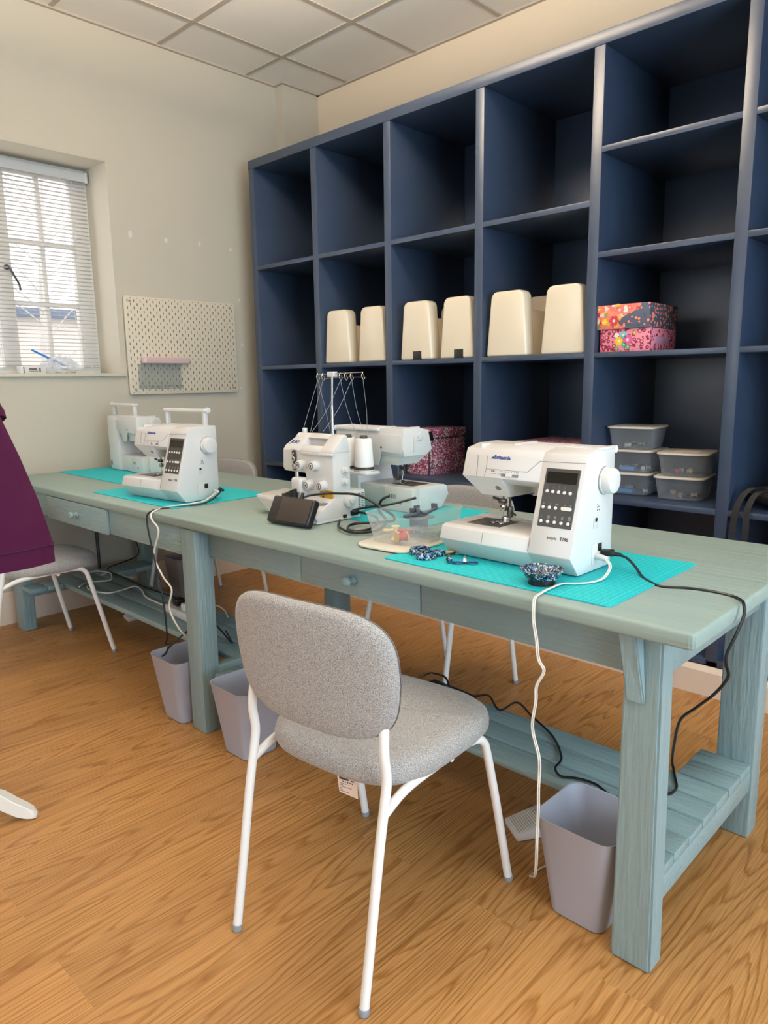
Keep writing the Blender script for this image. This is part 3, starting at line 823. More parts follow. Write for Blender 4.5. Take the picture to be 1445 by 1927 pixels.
# ------------------------------------------------------------------ chairs
def make_chair(label):
    t = thing('upholstered_chair', label, 'chair', (0, 0, 0), 0, 'grey upholstered chairs around the table')
    # seat cushion
    b = BM(); rings = []
    def outline(s, z):
        o = []
        for x, y in sell(1, 1, 3.4, 56):
            hw = .228-.016*(.5-.5*y) ; o.append((x*hw*s, .05+y*.226*s, z + .004*(y > .6)*(-1)))
        return o
    for s, z in ((.93, .426), (.975, .43), (.998, .441), (1, .454), (.985, .468), (.94, .4775), (.8, .4815), (.5, .4835), (.2, .484)): rings.append(outline(s, z))
    loft(b, rings); build('seat', b, FABRIC, t, angle=60)
    # backrest, gently curved around the sitter
    b = BM(); rings = []
    def bk(s, d, zc=.679):
        o = []
        for x, z in sell(1, 1, 3.7, 64):
            xx = x*.224*s; zz = zc+z*.141*s
            w = 1-.07*max(0, -z)
            y = -.214-.10*(zz-.69)+.62*(xx*w)**2 + d
            o.append((xx*w, y, zz))
        return o
    for s, d in ((.3, -.0165), (.7, -.016), (.9, -.0145), (.965, -.010), (.992, -.003), (1, .004), (.992, .011), (.965, .017), (.9, .0205), (.7, .022), (.3, .0225)): rings.append(bk(s, d))
    loft(b, rings); br = build('backrest', b, FABRIC, t, angle=60)
    b = BM(); tube(b, [Vector(p) for p in bk(.9985, .0105)], .0013, 6, smooth=False, closed=True); build('piping', b, PIPING, br)
    r = .0105
    for s in (-1, 1):
        b = BM()
        tube(b, [(s*.19, -.262, .012), (s*.19, -.235, .16), (s*.19, -.205, .33), (s*.19, -.183, .435), (s*.19, -.178, .475), (s*.19, -.184, .52), (s*.1885, -.183, .552), (s*.186, -.178, .59)], r, 12, 5)
        l = build('leg', b, WHITEM, t)
        b = BM(); cyl(b, (s*.19, -.264, .0005), (s*.19, -.262, .016), .0118, n=14, bev=.002); build('foot_cap', b, GREYFOOT, l)
        b = BM()
        tube(b, [(s*.233, .262, .012), (s*.228, .236, .13), (s*.222, .207, .26), (s*.214, .178, .385), (s*.211, .166, .413), (s*.208, .146, .427), (s*.203, .11, .432)], r, 12, 5)
        l = build('leg', b, WHITEM, t)
        b = BM(); cyl(b, (s*.233, .264, .0005), (s*.233, .262, .016), .0118, n=14, bev=.002); build('foot_cap', b, GREYFOOT, l)
        b = BM(); tube(b, [(s*.204, .12, .432), (s*.197, -.02, .43), (s*.191, -.12, .422), (s*.19, -.19, .4)], r*.95, 12, 5); build('side_rail', b, WHITEM, t)
    b = BM(); tube(b, [(-.2, .05, .42), (.2, .05, .42)], .009, 10, smooth=False); build('cross_rail', b, WHITEM, t)
    return t
ch0 = make_chair('grey upholstered chair with white legs drawn back in the foreground')
place(ch0, (-1.116, 1.098, 0), R(6.1), ch0['label'])
chairs = [((-3.42, 1.185, 0), R(1), 'grey chair beside the plum coat at the near side of the table'),
          ((-3.505, 2.195, 0), R(180+11.5), 'grey chair behind the far end of the table, back by the pegboard'),
          ((-1.773, 2.16, 0), R(180-2), 'grey chair on the far side of the table behind the nearest machine')]
for loc, rz, lb in chairs: place(copy_tree(ch0), loc, rz, lb)
# care tag on the foreground chair
b = BM(); mxt = M3((.05, -.138, .416), (R(4), 0, R(8)))
prism(b, [(-.026, 0), (.026, -.004), (.025, -.052), (-.022, -.047)], 'y', -.0004, .0004, mx=mxt)
tg = build('care_tag', b, TAGP, ch0)
b = BM()
box(b, (-.02, -.0008, -.014), (.004, -.0005, -.009)); box(b, (.01, -.0008, -.014), (.018, -.0005, -.011))
for i in range(5): box(b, (-.012+i*.006, -.0008, -.02), (-.009+i*.006, -.0005, -.0172))
for i, w in enumerate((.016, .008, .03, .007, .006, .024)): box(b, (-.019, -.0008, -.0245-i*.0038), (-.019+w, -.0005, -.0235-i*.0038))
build('tag_print', b, INK, tg, mx=mxt)

# ------------------------------------------------------------------ waste bins
def waste_bin(label, x, y, rz=0, m=BIN, H=.25, b0=.068, b1=.1):
    b = BM(); th = .0025; rings = []
    for hh, z, r in ((b0*.93, 0, .02), (b0, .004, .026), (b1, H, .036), (b1+.001, H+.002, .036), (b1-th, H+.001, .034), (b1-th-.001, H-.004, .034), (b0-th, .007, .024)):
        rings.append([(px, py, z) for px, py in rrect(hh, hh, r)])
    loft(b, rings)
    o = build('waste_bin', b, m); o.location = (x, y, .0008); o.rotation_euler = (0, 0, rz)
    return tag(o, label, 'bin', 'square plastic waste bins under the table')
waste_bin('mauve-grey square waste bin against the nearest right table leg', -.716, 1.43)
waste_bin('mauve-grey square waste bin standing right of the middle table leg', -1.945, 1.34)
waste_bin('mauve-grey square waste bin tucked behind the left of the middle table leg', -2.345, 1.338)
waste_bin('dark grey waste bin under the chair on the far side', -3.735, 2.175, 0, BINDK, .25)

# ------------------------------------------------------------------ cutting mats
def cutting_mat(label, x0, x1, y0, y1, rz=0, z=TZ):
    cx, cy = (x0+x1)/2, (y0+y1)/2
    b = BM(); prism(b, rrect((x1-x0)/2, (y1-y0)/2, .012, 4), 'z', 0, .003, .0006, 1)
    o = build('cutting_mat', b, CUTMAT); o.location = (cx, cy, z+.0003); o.rotation_euler = (0, 0, rz)
    return tag(o, label, 'cutting mat', 'turquoise cutting mats on the table')
cutting_mat('turquoise gridded cutting mat under the nearest sewing machine', -1.283, -.643, 1.327, 1.79)
cutting_mat('turquoise cutting mat under the near-left machine with raised handle', -3.075, -2.405, 1.362, 1.822, R(.3))
cutting_mat('turquoise cutting mat under the left machine seen from behind', -3.955, -3.24, 1.572, 2.04, R(-1))
cutting_mat('turquoise cutting mat under the far-right machine seen from behind', -2.12, -1.463, 1.65, 2.062, R(-.5))

# ------------------------------------------------------------------ sewing machines
SLOPE = .064/.224
FA = Vector((0, -.032, .049)); FU = Vector((0, SLOPE, 1)).normalized(); FN = Vector((1, 0, 0)).cross(FU).normalized()
def fp(x, z, off=0): return Vector((x, -.032+(z-.049)*SLOPE, z)) + FN*off
def fmx(x, z, off=0):
    m = Matrix((Vector((1, 0, 0)), FU, FN)).transposed().to_4x4(); m.translation = fp(x, z, off); return m
def on_front(b, x0, x1, z0, z1, off=.0012, bev=0, base=-.001):
    """thin slab on the sloping front between heights z0 and z1"""
    L = (z1-z0)*math.sqrt(1+SLOPE*SLOPE)
    box(b, (0, 0, base), (x1-x0, L, off), bev, 1, fmx(x0, z0))
def on_front_dot(b, x, z, r, h, base=.0, n=14):
    lathe(b, [(r, base), (r, h*.6), (r*.75, h)], n, fmx(x, z))
def sewing_machine(label, loc, rz, handle_up, front, rear):
    t = thing('sewing_machine', label, 'sewing machine', loc, rz, 'white sewing machines on the table')
    b = BM()
    # column
    prof = [(.008, .002), (-.032, .049), (.0305, .268), (.037, .284), (.086, .2935), (.166, .2935), (.1695, .27), (.168, .034), (.164, .002)]
    prism(b, prof, 'x', -.115, 0, .0025, 2)
    # arm
    arm = [(.0147, .2125), (.0305, .268), (.037, .284), (.086, .2935), (.166, .2935), (.1685, .22), (.16, .195), (.045, .195)]
    prism(b, arm, 'x', -.346, -.114, .0025, 2)
    # head, narrowing downwards
    top = [(-.345, .014, .214), (-.226, .014, .214), (-.22, .16, .214), (-.338, .16, .214)]
    bot = [(-.303, .046, .163), (-.217, .046, .163), (-.21, .15, .163), (-.303, .15, .163)]
    vs = loft(b, [bot, [(p[0], p[1], .235) if False else p for p in top]], mx=None)
    # bed
    bed = [(.006, .002), (-.032, .048), (-.0225, .0805), (-.008, .086), (.128, .086), (.13, .082), (.128, .002)]
    prism(b, bed, 'x', -.384, -.113, .002, 2)
    prism(b, [(.127, .03), (.127, .086), (.166, .086), (.166, .002), (.135, .002)], 'x', -.384, -.25, .002, 2)
    prism(b, [(.127, .03), (.127, .086), (.155, .086), (.155, .002), (.135, .002)], 'x', -.252, -.113, .002, 2)
    build('machine_body', b, WHITE, t, angle=30)
    # seam lines
    b = BM()
    def strip(p0, p1, w=.0009):
        (x0, z0), (x1, z1) = p0, p1
        a, c = fp(x0, z0, .0007), fp(x1, z1, .0007)
        d = (c-a); L = d.length; d.normalize(); s = FN.cross(d)
        m = Matrix((d, s, FN)).transposed().to_4x4(); m.translation = a
        box(b, (0, -w/2, -.0009), (L, w/2, 0), mx=m)
    if front:
        strip((-.274, .234), (-.152, .234)); strip((-.152, .234), (-.122, .262)); strip((-.122, .262), (-.001, .2645)); strip((-.274, .234), (-.276, .266))
        strip((-.3, .215), (-.306, .266), .0016); strip((-.276, .215), (-.274, .234)); strip((-.1135, .052), (-.1135, .086), .0012); strip((-.25, .05), (-.25, .08), .0006)
        strip((-.26, .2235), (-.242, .2235), .0008); strip((-.236, .2235), (-.22, .2235), .0008)
        build('seam_line', b, LINE, t)
        # control panel
        b = BM(); on_front(b, -.1005, -.0105, .1145, .2485, .0014, .0008); cp = build('control_panel', b, DGREY, t)
        b = BM(); on_front(b, -.095, -.0165, .2145, .2405, .0019); build('display', b, SCREEN, cp)
        def btn(x, z, r=.0042):
            b = BM(); on_front_dot(b, x, z, r, .0035, .001); build('button', b, BTN, cp)
        for i in range(5): btn(-.0885+i*.0152, .1952-i*.0002)
        for i in range(3): btn(-.092+i*.0165, .1585)
        for i in range(5): btn(-.0915+i*.0178, .1262)
        b = BM(); prism(b, [(x, y) for x, y in rrect(.0135, .0042, .004)], 'z', .001, .004, mx=fmx(-.0305, .159)); build('rocker_button', b, BTN, cp)
        b = BM()
        for i in range(5): on_front(b, -.0888+i*.0152, -.0884+i*.0152, .2015, .2105, .0017)
        for x in (-.094, -.0755, -.0605, -.0565, -.038, -.023): on_front(b, x, x+.004, .1655, .168, .0017)
        for i, x in enumerate((-.0925, -.076, -.058, -.04)): on_front(b, x, x+(.001 if i == 0 else .0055), .1335, .1405, .0017)
        on_front(b, -.0225, -.0155, .1335, .143, .0017)
        build('panel_print', b, LINE, cp)
        # slider and push buttons
        b = BM(); on_front(b, -.226, -.176, .2185, .2255, .0008, 0); sl = build('speed_slider', b, LINE, t)
        b = BM(); on_front(b, -.211, -.194, .2178, .2262, .005, .001); build('slider_knob', b, WHITE, sl)
        b = BM()
        for x, w in ((-.258, .003), (-.2535, .006), (-.229, .002), (-.215, .002), (-.206, .0015), (-.198, .0015), (-.189, .0015), (-.184, .003), (-.18, .003)): on_front(b, x, x+w, .2288, .231, .0004, base=-.0004)
        build('symbol_print', b, INK, t)
        # writing
        b = BM(); prism(b, [(-.010, 0), (-.001, 0), (-.001, .0075)], 'z', 0, .0005, mx=fmx(-.2555, .2595, .0002)); build('logo_mark', b, NAVYINK, t)
        text('brand_lettering', 'Britannia', .0135, NAVYINK, t, fmx(-.2555, .2597, .0003), .0003, .0004, 0, 1.0)
        text('model_lettering', 'instyle', .0105, INK, t, fmx(-.0695, .0875, .0003), .0003, 0, .25, .95)
        text('model_lettering', 'T190', .011, INK, t, fmx(-.0355, .0875, .0003), .0003, .0004, 0, .95)
        # head details
        b = BM(); lathe(b, [(.0085, 0), (.0085, .0012), (.006, .0016)], 18, Matrix.Translation((-.2445, .0335, .185)) @ Matrix.Rotation(R(90+35), 4, 'X')); build('thread_cutter', b, LINE, t)
        b = BM(); tube(b, [(-.265, .0255, .197), (-.262, .0245, .2), (-.258, .0255, .198), (-.257, .027, .195)], .0006, 6); build('threading_mark', b, INK, t)
        b = BM(); box(b, (-.29, .034, .179), (-.268, .040, .181), .0005); box(b, (-.2685, .034, .179), (-.2665, .04, .187), .0005); build('thread_guide', b, WHITE2, t)
    else:
        b.free()
    # thread slot on top
    b = BM(); box(b, (-.309, .04, .2838), (-.302, .09, .2945), .001); build('thread_slot', b, WHITE2, t)
    # needle parts
    b = BM()
    cyl(b, (-.262, .083, .12), (-.262, .083, .17), .0032, n=10); cyl(b, (-.262, .083, .1), (-.262, .083, .122), .001, n=6)
    box(b, (-.269, .076, .118), (-.255, .089, .134), .001)
    nb = build('needle_bar', b, CHROME, t)
    b = BM(); cyl(b, (-.25, .095, .098), (-.25, .095, .17), .0035, n=10); box(b, (-.256, .09, .1), (-.244, .103, .128), .001); cyl(b, (-.244, .096, .112), (-.231, .093, .108), .003, n=8); pf = build('presser_bar', b, STEELD, t)
    b = BM(); box(b, (-.278, .062, .0875), (-.246, .1, .0915), .001); box(b, (-.279, .05, .0875), (-.268, .066, .0915), .0008); box(b, (-.256, .05, .0875), (-.245, .066, .0915), .0008); box(b, (-.266, .08, .09), (-.25, .1, .102), .001); build('presser_foot', b, CHROME, pf)
    b = BM(); box(b, (-.274, .074, .138), (-.252, .088, .15), .002); cyl(b, (-.285, .07, .152), (-.27, .068, .15), .004, n=10); build('needle_clamp', b, STEELD, t)
    b = BM(); box(b, (-.338, .022, .0855), (-.232, .112, .0872), .001); npb = build('needle_plate', b, PLATE, t)
    b = BM(); box(b, (-.295, .03, .087), (-.25, .062, .0876), .0004); build('bobbin_cover', b, STEELD, npb)
    b = BM(); box(b, (-.2, .13, .158), (-.186, .152, .195), .002); box(b, (-.204, .128, .158), (-.166, .152, .163), .002); build('presser_lifter', b, WHITE, t)
    # hand wheel
    b = BM(); lathe(b, [(.0335, 0), (.0335, .004), (.031, .005), (.031, .021), (.0285, .025), (.024, .0262)], 36, Matrix.Translation((.0008, .121, .2165)) @ Matrix.Rotation(R(90), 4, 'Y')); hw = build('hand_wheel', b, WHITE, t)
    if front:
        b = BM(); lathe(b, [(.0345, -.0004), (.0345, .0006)], 36, Matrix.Translation((.0008, .1205, .2165)) @ Matrix.Rotation(R(90), 4, 'Y')); build('wheel_gap', b, LINE, hw)
        # side sockets
        b = BM(); box(b, (0, .072, .105), (.0012, .093, .143), .0008); lathe(b, [(.0062, 0), (.0062, .002), (.004, .0022)], 16, Matrix.Translation((.001, .08, .127)) @ Matrix.Rotation(R(90), 4, 'Y')); sk = build('side_socket', b, [WHITE2], t)
        b = BM(); lathe(b, [(.005, .001), (.005, .003)], 14, Matrix.Translation((.001, .08, .127)) @ Matrix.Rotation(R(90), 4, 'Y')); build('socket_hole', b, DARK, sk)
        b = BM(); box(b, (0, .068, .016), (.0012, .118, .068), .001); ip = build('inlet_panel', b, WHITE2, t)
        b = BM(); box(b, (.001, .096, .047), (.0035, .113, .066), .0008); build('power_switch', b, DARK, ip)
        b = BM()
        for y, z, w in ((.088, .160, .003), (.094, .155, .003), (.087, .154, .003), (.087, .147, .0035), (.096, .147, .0035)): box(b, (0, y, z), (.0005, y+w, z+.003))
        build('side_print', b, INK, t)
        b = BM(); lathe(b, [(.0105, 0), (.0105, .0006), (.0095, .0006), (.0095, .0004)], 24, Matrix.Translation((-.028, -.0105, .0245)) @ Matrix.Rotation(R(90-(-40)), 4, 'X')); build('round_cap', b, WHITE2, t)
    if rear:
        b = BM(); box(b, (-.026, .1655, .025), (-.008, .1688, .048)); build('rating_label', b, LINE, t)
        b = BM(); prism(b, [(-.1, .272), (-.34, .272), (-.34, .205), (-.24, .21), (-.225, .16), (-.18, .16), (-.165, .215), (-.11, .22)], 'y', .1675, .1698, .001); build('rear_cover', b, WHITE2, t)
        b = BM(); lathe(b, [(.004, 0), (.004, .002)], 12, Matrix.Translation((-.33, .1663, .03)) @ Matrix.Rotation(R(-90), 4, 'X')); lathe(b, [(.004, 0), (.004, .002)], 12, Matrix.Translation((-.24, .1696, .225)) @ Matrix.Rotation(R(-90), 4, 'X')); build('rear_screw', b, STEELD, t)
        b = BM(); box(b, (-.352, .07, .252), (-.345, .1, .256), .001); lathe(b, [(.014, 0), (.014, .005), (.01, .006)], 20, Matrix.Translation((-.346, .08, .262)) @ Matrix.Rotation(R(-90), 4, 'Y')); box(b, (-.352, .112, .21), (-.346, .116, .262), .001); build('face_lever', b, WHITE2, t)
        b = BM()
        for i in range(4): box(b, (-.305+i*.009, .1658, .045), (-.301+i*.009, .1665, .06))
        build('rear_print', b, LINE, t)
    # carrying handle
    b = BM()
    if handle_up:
        for x in (-.012, -.256):
            box(b, (x-.008, .118, .275), (x+.008, .136, .352), .003)
        box(b, (-.27, .112, .346), (.004, .146, .36), .005, 3)
        lathe(b, [(.006, 0), (.012, .002), (.012, .007), (.006, .009)], 16, Matrix.Translation((-.003, .133, .353)) @ Matrix.Rotation(R(90), 4, 'Y'))
        box(b, (-.265, .115, .2925), (-.02, .15, .2975), .001)
    else:
        box(b, (-.232, .158, .2805), (.0, .178, .294), .005, 3)
        for x in (-.006, -.226): box(b, (x-.008, .085, .289), (x+.008, .172, .2965), .002)
        lathe(b, [(.0065, 0), (.0095, .001), (.0095, .007), (.0065, .009)], 16, Matrix.Translation((-.006, .172, .287)) @ Matrix.Rotation(R(90), 4, 'Y'))
        box(b, (-.225, .09, .2925), (-.015, .094, .2955), .001); box(b, (-.225, .12, .2925), (-.015, .123, .2955), .001)
    build('carry_handle', b, WHITE, t)
    b = BM()
    for x, y in ((-.36, .01), (-.02, .02), (-.36, .115), (-.02, .15)): cyl(b, (x, y, 0), (x, y, .004), .009, n=12)
    build('rubber_foot', b, GREYFOOT, t)
    return t
MZ = TZ+.0037
sewing_machine('white sewing machine with folded handle, nearest on the right', (-.80, 1.474, MZ), 0, False, True, False)
sewing_machine('white sewing machine with raised handle facing the camera on the left', (-2.4685, 1.452, MZ), R(5), True, True, False)
sewing_machine('white sewing machine with raised handle seen from behind at far left', (-3.835, 1.985, MZ), R(178), True, False, True)
sewing_machine('white sewing machine seen from behind beyond the thread cones', (-2.022, 2.02, MZ), R(179), False, False, True)

# ------------------------------------------------------------------ overlocker
ol = thing('overlocker', 'white overlock machine with thread stand between the sewing machines', 'overlocker', (-1.9, 1.6, MZ-.003))
OO = Vector((1.9, -1.6, -(MZ-.003)))
def ob(lo, hi, bev=.004, b=None, seg=2): b = b or BM(); box(b, Vector(lo)+OO, Vector(hi)+OO, bev, seg); return b
def opr(pts, axis, a, c, bev=.003, b=None, seg=2):
    b = b or BM()
    k = {'x': (1, 2, 0), 'y': (0, 2, 1), 'z': (0, 1, 2)}[axis]
    prism(b, [(p[0]+OO[k[0]], p[1]+OO[k[1]]) for p in pts], axis, a+OO[k[2]], c+OO[k[2]], bev, seg); return b
# base with sloping looper cover
b = opr([(1.515, .797), (1.502, .815), (1.59, .868), (1.70, .868), (1.70, .797)], 'x', -1.93, -1.755, .004)
opr([(1.6, .797), (1.6, .85), (1.715, .85), (1.715, .797)], 'x', -1.99, -1.92, .003, b)
ob((-1.995, 1.505, .792), (-1.752, 1.705, .8), .003, b)
build('base', b, WHITE, ol)
# cloth plate to the left
b = BM()
loft(b, [[tuple(Vector(p)+OO) for p in r] for r in ([(-2.03, 1.53, .795), (-1.93, 1.525, .795), (-1.93, 1.66, .795), (-2.03, 1.65, .795)], [(-2.115, 1.528, .852), (-1.93, 1.522, .848), (-1.93, 1.665, .858), (-2.1, 1.66, .862)], [(-2.108, 1.535, .858), (-1.93, 1.53, .854), (-1.93, 1.66, .862), (-2.095, 1.655, .866)])])
bmesh.ops.bevel(b, geom=b.edges[:], offset=.003, segments=2, affect='EDGES')
cpz = build('cloth_plate', b, WHITE, ol)
b = ob((-2.0, 1.56, .8605), (-1.94, 1.63, .8665), .001); build('needle_plate', b, PLATE, cpz)
# upright body and overhanging head
b = opr([(-1.9, .85), (-1.76, .85), (-1.76, 1.02), (-2.02, 1.02), (-2.024, .955), (-2.014, .944), (-1.905, .944), (-1.9, .935)], 'y', 1.59, 1.668, .003)
build('upright_body', b, WHITE, ol)
# rounded top cover with a handle opening: front slope pieces around the gap
b = BM()
def cap_piece(x0, x1, zc0=0, zc1=1):
    prof = [(1.588, 1.018), (1.594, 1.03), (1.635, 1.07), (1.648, 1.077), (1.655, 1.074), (1.668, 1.018)]
    opr(prof, 'x', x0, x1, .003, b)
cap_piece(-1.983, -1.925); cap_piece(-1.822, -1.758)
opr([(1.588, 1.018), (1.594, 1.03), (1.603, 1.039), (1.612, 1.018)], 'x', -1.926, -1.821, .001, b)
opr([(1.628, 1.061), (1.635, 1.07), (1.648, 1.077), (1.655, 1.074), (1.658, 1.062)], 'x', -1.926, -1.821, .001, b)
opr([(-2.019, 1.018), (-2.018, 1.032), (-1.995, 1.067), (-1.98, 1.078), (-1.98, 1.018)], 'y', 1.63, 1.665, .003, b)
loft(b, [[tuple(Vector(p)+OO) for p in r] for r in ([(-2.019, 1.59, 1.018), (-1.98, 1.588, 1.018), (-1.98, 1.65, 1.018), (-2.019, 1.65, 1.018)], [(-2.016, 1.598, 1.033), (-1.98, 1.595, 1.031), (-1.98, 1.65, 1.031), (-2.018, 1.65, 1.032)], [(-1.998, 1.64, 1.066), (-1.98, 1.637, 1.071), (-1.98, 1.65, 1.076), (-1.996, 1.65, 1.067)])])
build('top_cover', b, CREAMW if 'CREAMW' in globals() else WHITE, ol)
b = ob((-1.926, 1.64, 1.019), (-1.821, 1.657, 1.0615), .001); build('handle_recess', b, WHITE2, ol)
b = opr([(1.582, 1.008), (1.582, 1.016), (1.6, 1.018), (1.6, 1.008)], 'x', -1.915, -1.757, .0015); build('thread_ledge', b, WHITE2, ol)
def otext(name, s, size, m, x, y, z, tilt, depth=.0004, **k):
    return text(name, s, size, m, ol, Matrix.Translation(Vector((x, y, z))+OO) @ Matrix.Rotation(R(90-tilt), 4, 'X'), depth, **k)
otext('brand_lettering', 'JUKI', .018, NAVYINK, -1.998, 1.606, 1.0415, 45, shear=.3, bold=.0008, sx=1.25)
# metal take-up guard
b = BM(); prism(b, rrect(.011, .036, .0105, 6), 'z', -.001, .003, mx=Matrix.Translation(Vector((-1.956, 1.588, .984))+OO) @ Matrix.Rotation(R(90), 4, 'X')); tk = build('take_up_guard', b, DGREY, ol)
b = BM(); tube(b, [Vector((-1.956+.006*math.sin(i*1.7), 1.583, .957+i*.0068))+OO for i in range(9)], .003, 8); lathe(b, [(.008, 0), (.006, .006)], 14, Matrix.Translation(Vector((-1.954, 1.586, .959))+OO) @ Matrix.Rotation(R(90), 4, 'X')); build('take_up_lever', b, CHROME, tk)
# dials
for x, z in ((-1.915, .971), (-1.845, .973), (-1.876, .905), (-1.807, .907)):
    b = BM(); mxd = Matrix.Translation(Vector((x, 1.59, z))+OO) @ Matrix.Rotation(R(90), 4, 'X')
    lathe(b, [(.019, -.001), (.019, .004), (.0165, .005), (.016, .022), (.013, .024)], 26, mxd); d = build('tension_dial', b, WHITE, ol)
    b = BM(); lathe(b, [(.0115, .0238), (.0115, .0246)], 22, mxd); f0 = len(b.faces); lathe(b, [(.0075, .0245), (.0075, .025)], 18, mxd); paint(b, f0, 1); f0 = len(b.faces); box(b, (-.003, -.004, .0248), (.003, .004, .0254), mx=mxd); paint(b, f0, 2)
    build('dial_face', b, [LINE, BTN, INK], d, smooth=False)
for y, z, r in ((1.638, .959, .014), (1.638, .92, .014), (1.655, .858, .029)):
    mxd = Matrix.Translation(Vector((-1.76, y, z))+OO) @ Matrix.Rotation(R(90), 4, 'Y'); b = BM()
    if r > .02:
        lathe(b, [(r, -.001), (r, .008), (r*.92, .016), (r*.5, .02), (r*.45, .026), (r*.3, .028)], 30, mxd); build('hand_wheel', b, WHITE, ol)
    else:
        lathe(b, [(r, -.001), (r, .006), (r*.75, .007), (r*.7, .02), (r*.5, .022)], 22, mxd); build('side_dial', b, CREAMPL if False else WHITE2, ol)
# motor housing with vents
b = ob((-1.86, 1.667, .81), (-1.757, 1.735, .885), .006); mh = build('motor_housing', b, WHITE, ol)
b = BM()
for i in range(8):
    for y in (1.697, 1.715): ob((-1.7575, y, .825+i*.0065), (-1.7562, y+.013, .8275+i*.0065), 0, b)
build('vent_slots', b, INK, mh)
b = ob((-1.7545, 1.624, .796), (-1.752, 1.641, .809), .001); build('power_switch', b, DARK, ol)
b = ob((-1.80, 1.66, .802), (-1.742, 1.69, .818), .003); build('mains_plug', b, BLACK, ol)
# warning sticker
b = ob((-1.828, 1.588, .861), (-1.762, 1.5905, .893), 0); st = build('warning_sticker', b, YELLOW, ol, smooth=False)
b = BM()
opr([(-1.824, .882), (-1.818, .882), (-1.821, .889)], 'y', 1.5873, 1.5879, 0, b)
for i in range(3): ob((-1.808, 1.5873, .8805+i*.004), (-1.768, 1.5879, .882+i*.004), 0, b)
ob((-1.815, 1.5873, .866), (-1.806, 1.5879, .873), 0, b); ob((-1.822, 1.5873, .875), (-1.768, 1.5879, .8757), 0, b); ob((-1.795, 1.5873, .865), (-1.77, 1.5879, .868), 0, b)
build('sticker_print', b, INK, st, smooth=False)
# model plate and lettering on the looper cover (sloping plane)
slope = math.atan2(.053, .088)
def lc(y): return .815+(y-1.502)*(.053/.088)
mx_l = lambda x, y, off: Matrix.Translation(Vector((x, y, lc(y)+off))+OO) @ Matrix.Rotation(slope, 4, 'X')
b = BM(); prism(b, [(0, .012), (.012, .018), (.034, .018), (.05, .012), (.09, .0125), (.084, 0), (.06, -.006), (.04, -.002), (.03, .002), (.004, .002)], 'z', 0, .0012, mx=mx_l(-1.853, 1.556, .0004)); build('model_plate', b, LINE, ol, smooth=False)
text('model_lettering', 'MO-654DEN', .0165, WHITE, ol, mx_l(-1.849, 1.563, .0016), .0006, bold=.0004, sx=.8)
b = BM(); box(b, (0, 0, 0), (.028, .016, .003), .0012, 1, mx_l(-1.795, 1.52, .0006)); build('finger_grip', b, WHITE2, ol)
# presser arm, looper block, knife guard
b = ob((-1.948, 1.558, .873), (-1.896, 1.6, .929), .012, seg=4); build('presser_arm', b, WHITE, ol)
b = ob((-1.94, 1.568, .8), (-1.898, 1.6, .9), .004); build('looper_cover', b, WHITE2, ol)
b = opr([(-1.978, .866), (-1.912, .892), (-1.916, .85), (-1.958, .838)], 'y', 1.54, 1.565, .003); kg = build('knife_guard', b, DARK, ol)
b = BM(); cyl(b, Vector((-1.93, 1.575, .925))+OO, Vector((-1.93, 1.575, .948))+OO, .007, n=12); build('needle_bar', b, CHROME, ol)
b = BM(); cyl(b, Vector((-1.975, 1.655, 1.075))+OO, Vector((-1.975, 1.655, 1.092))+OO, .009, n=14, bev=.002); build('pressure_knob', b, WHITE, ol)
# thread stand
b = ob((-2.06, 1.72, .932), (-1.735, 1.79, .944), .005); ob((-1.95, 1.69, .9), (-1.85, 1.74, .934), .004, b); build('spool_tray', b, WHITE, ol)
b = BM(); tube(b, [Vector(p)+OO for p in ((-1.895, 1.715, .93), (-1.895, 1.715, 1.17))], .0052, 12, smooth=False); tube(b, [Vector(p)+OO for p in ((-1.895, 1.715, 1.165), (-1.89, 1.715, 1.277))], .004, 12, smooth=False); build('mast', b, CHROME, ol)
b = ob((-1.907, 1.705, 1.268), (-1.873, 1.725, 1.286), .002); build('mast_clip', b, WHITE, ol)
gxs = [-1.962, -1.935, -1.845, -1.818, -1.79, -1.735]
b = BM(); tube(b, [Vector(p)+OO for p in ((-1.964, 1.712, 1.277), (-1.735, 1.712, 1.281))], .0016, 6, smooth=False); tube(b, [Vector(p)+OO for p in ((-1.94, 1.728, 1.262), (-1.85, 1.735, 1.266), (-1.735, 1.728, 1.264))], .001, 6)
for x in gxs:
    tube(b, [Vector(p)+OO for p in ((x, 1.712, 1.281), (x, 1.706, 1.268), (x+.003, 1.712, 1.256), (x, 1.72, 1.262), (x-.002, 1.716, 1.275))], .0014, 6)
build('thread_guides', b, CHROME, ol)
cones = [(-1.783, 1.757), (-1.862, 1.757), (-1.941, 1.757), (-2.02, 1.757)]
for i, (x, y) in enumerate(cones):
    t = thing('thread_cone', 'white thread cone on the overlocker stand, number %s from the right' % ('first', 'second', 'third', 'fourth')[i], 'thread cone', (x, y, .9445), 0, 'thread cones behind the overlocker')
    t['label'] = ('rightmost white thread cone standing clear of the overlocker', 'white thread cone half hidden by the overlocker corner', 'third white thread cone from the right behind the overlocker', 'leftmost white thread cone behind the overlocker')[i]
    b = BM(); lathe(b, [(.0335, .014), (.0335, .02), (.0325, .04), (.028, .108), (.025, .112)], 30); build('thread_winding', b, THREAD, t)
    b = BM(); lathe(b, [(.036, .004), (.036, .014), (.012, .0145)], 28); build('cone_base', b, DGREY, t)
    b = BM(); lathe(b, [(.013, .111), (.015, .114), (.012, .1225)], 20); build('cone_tip', b, DGREY, t)
    b = BM(); lathe(b, [(.037, .0002), (.037, .0038)], 28); build('cone_pad', b, WHITE, t)
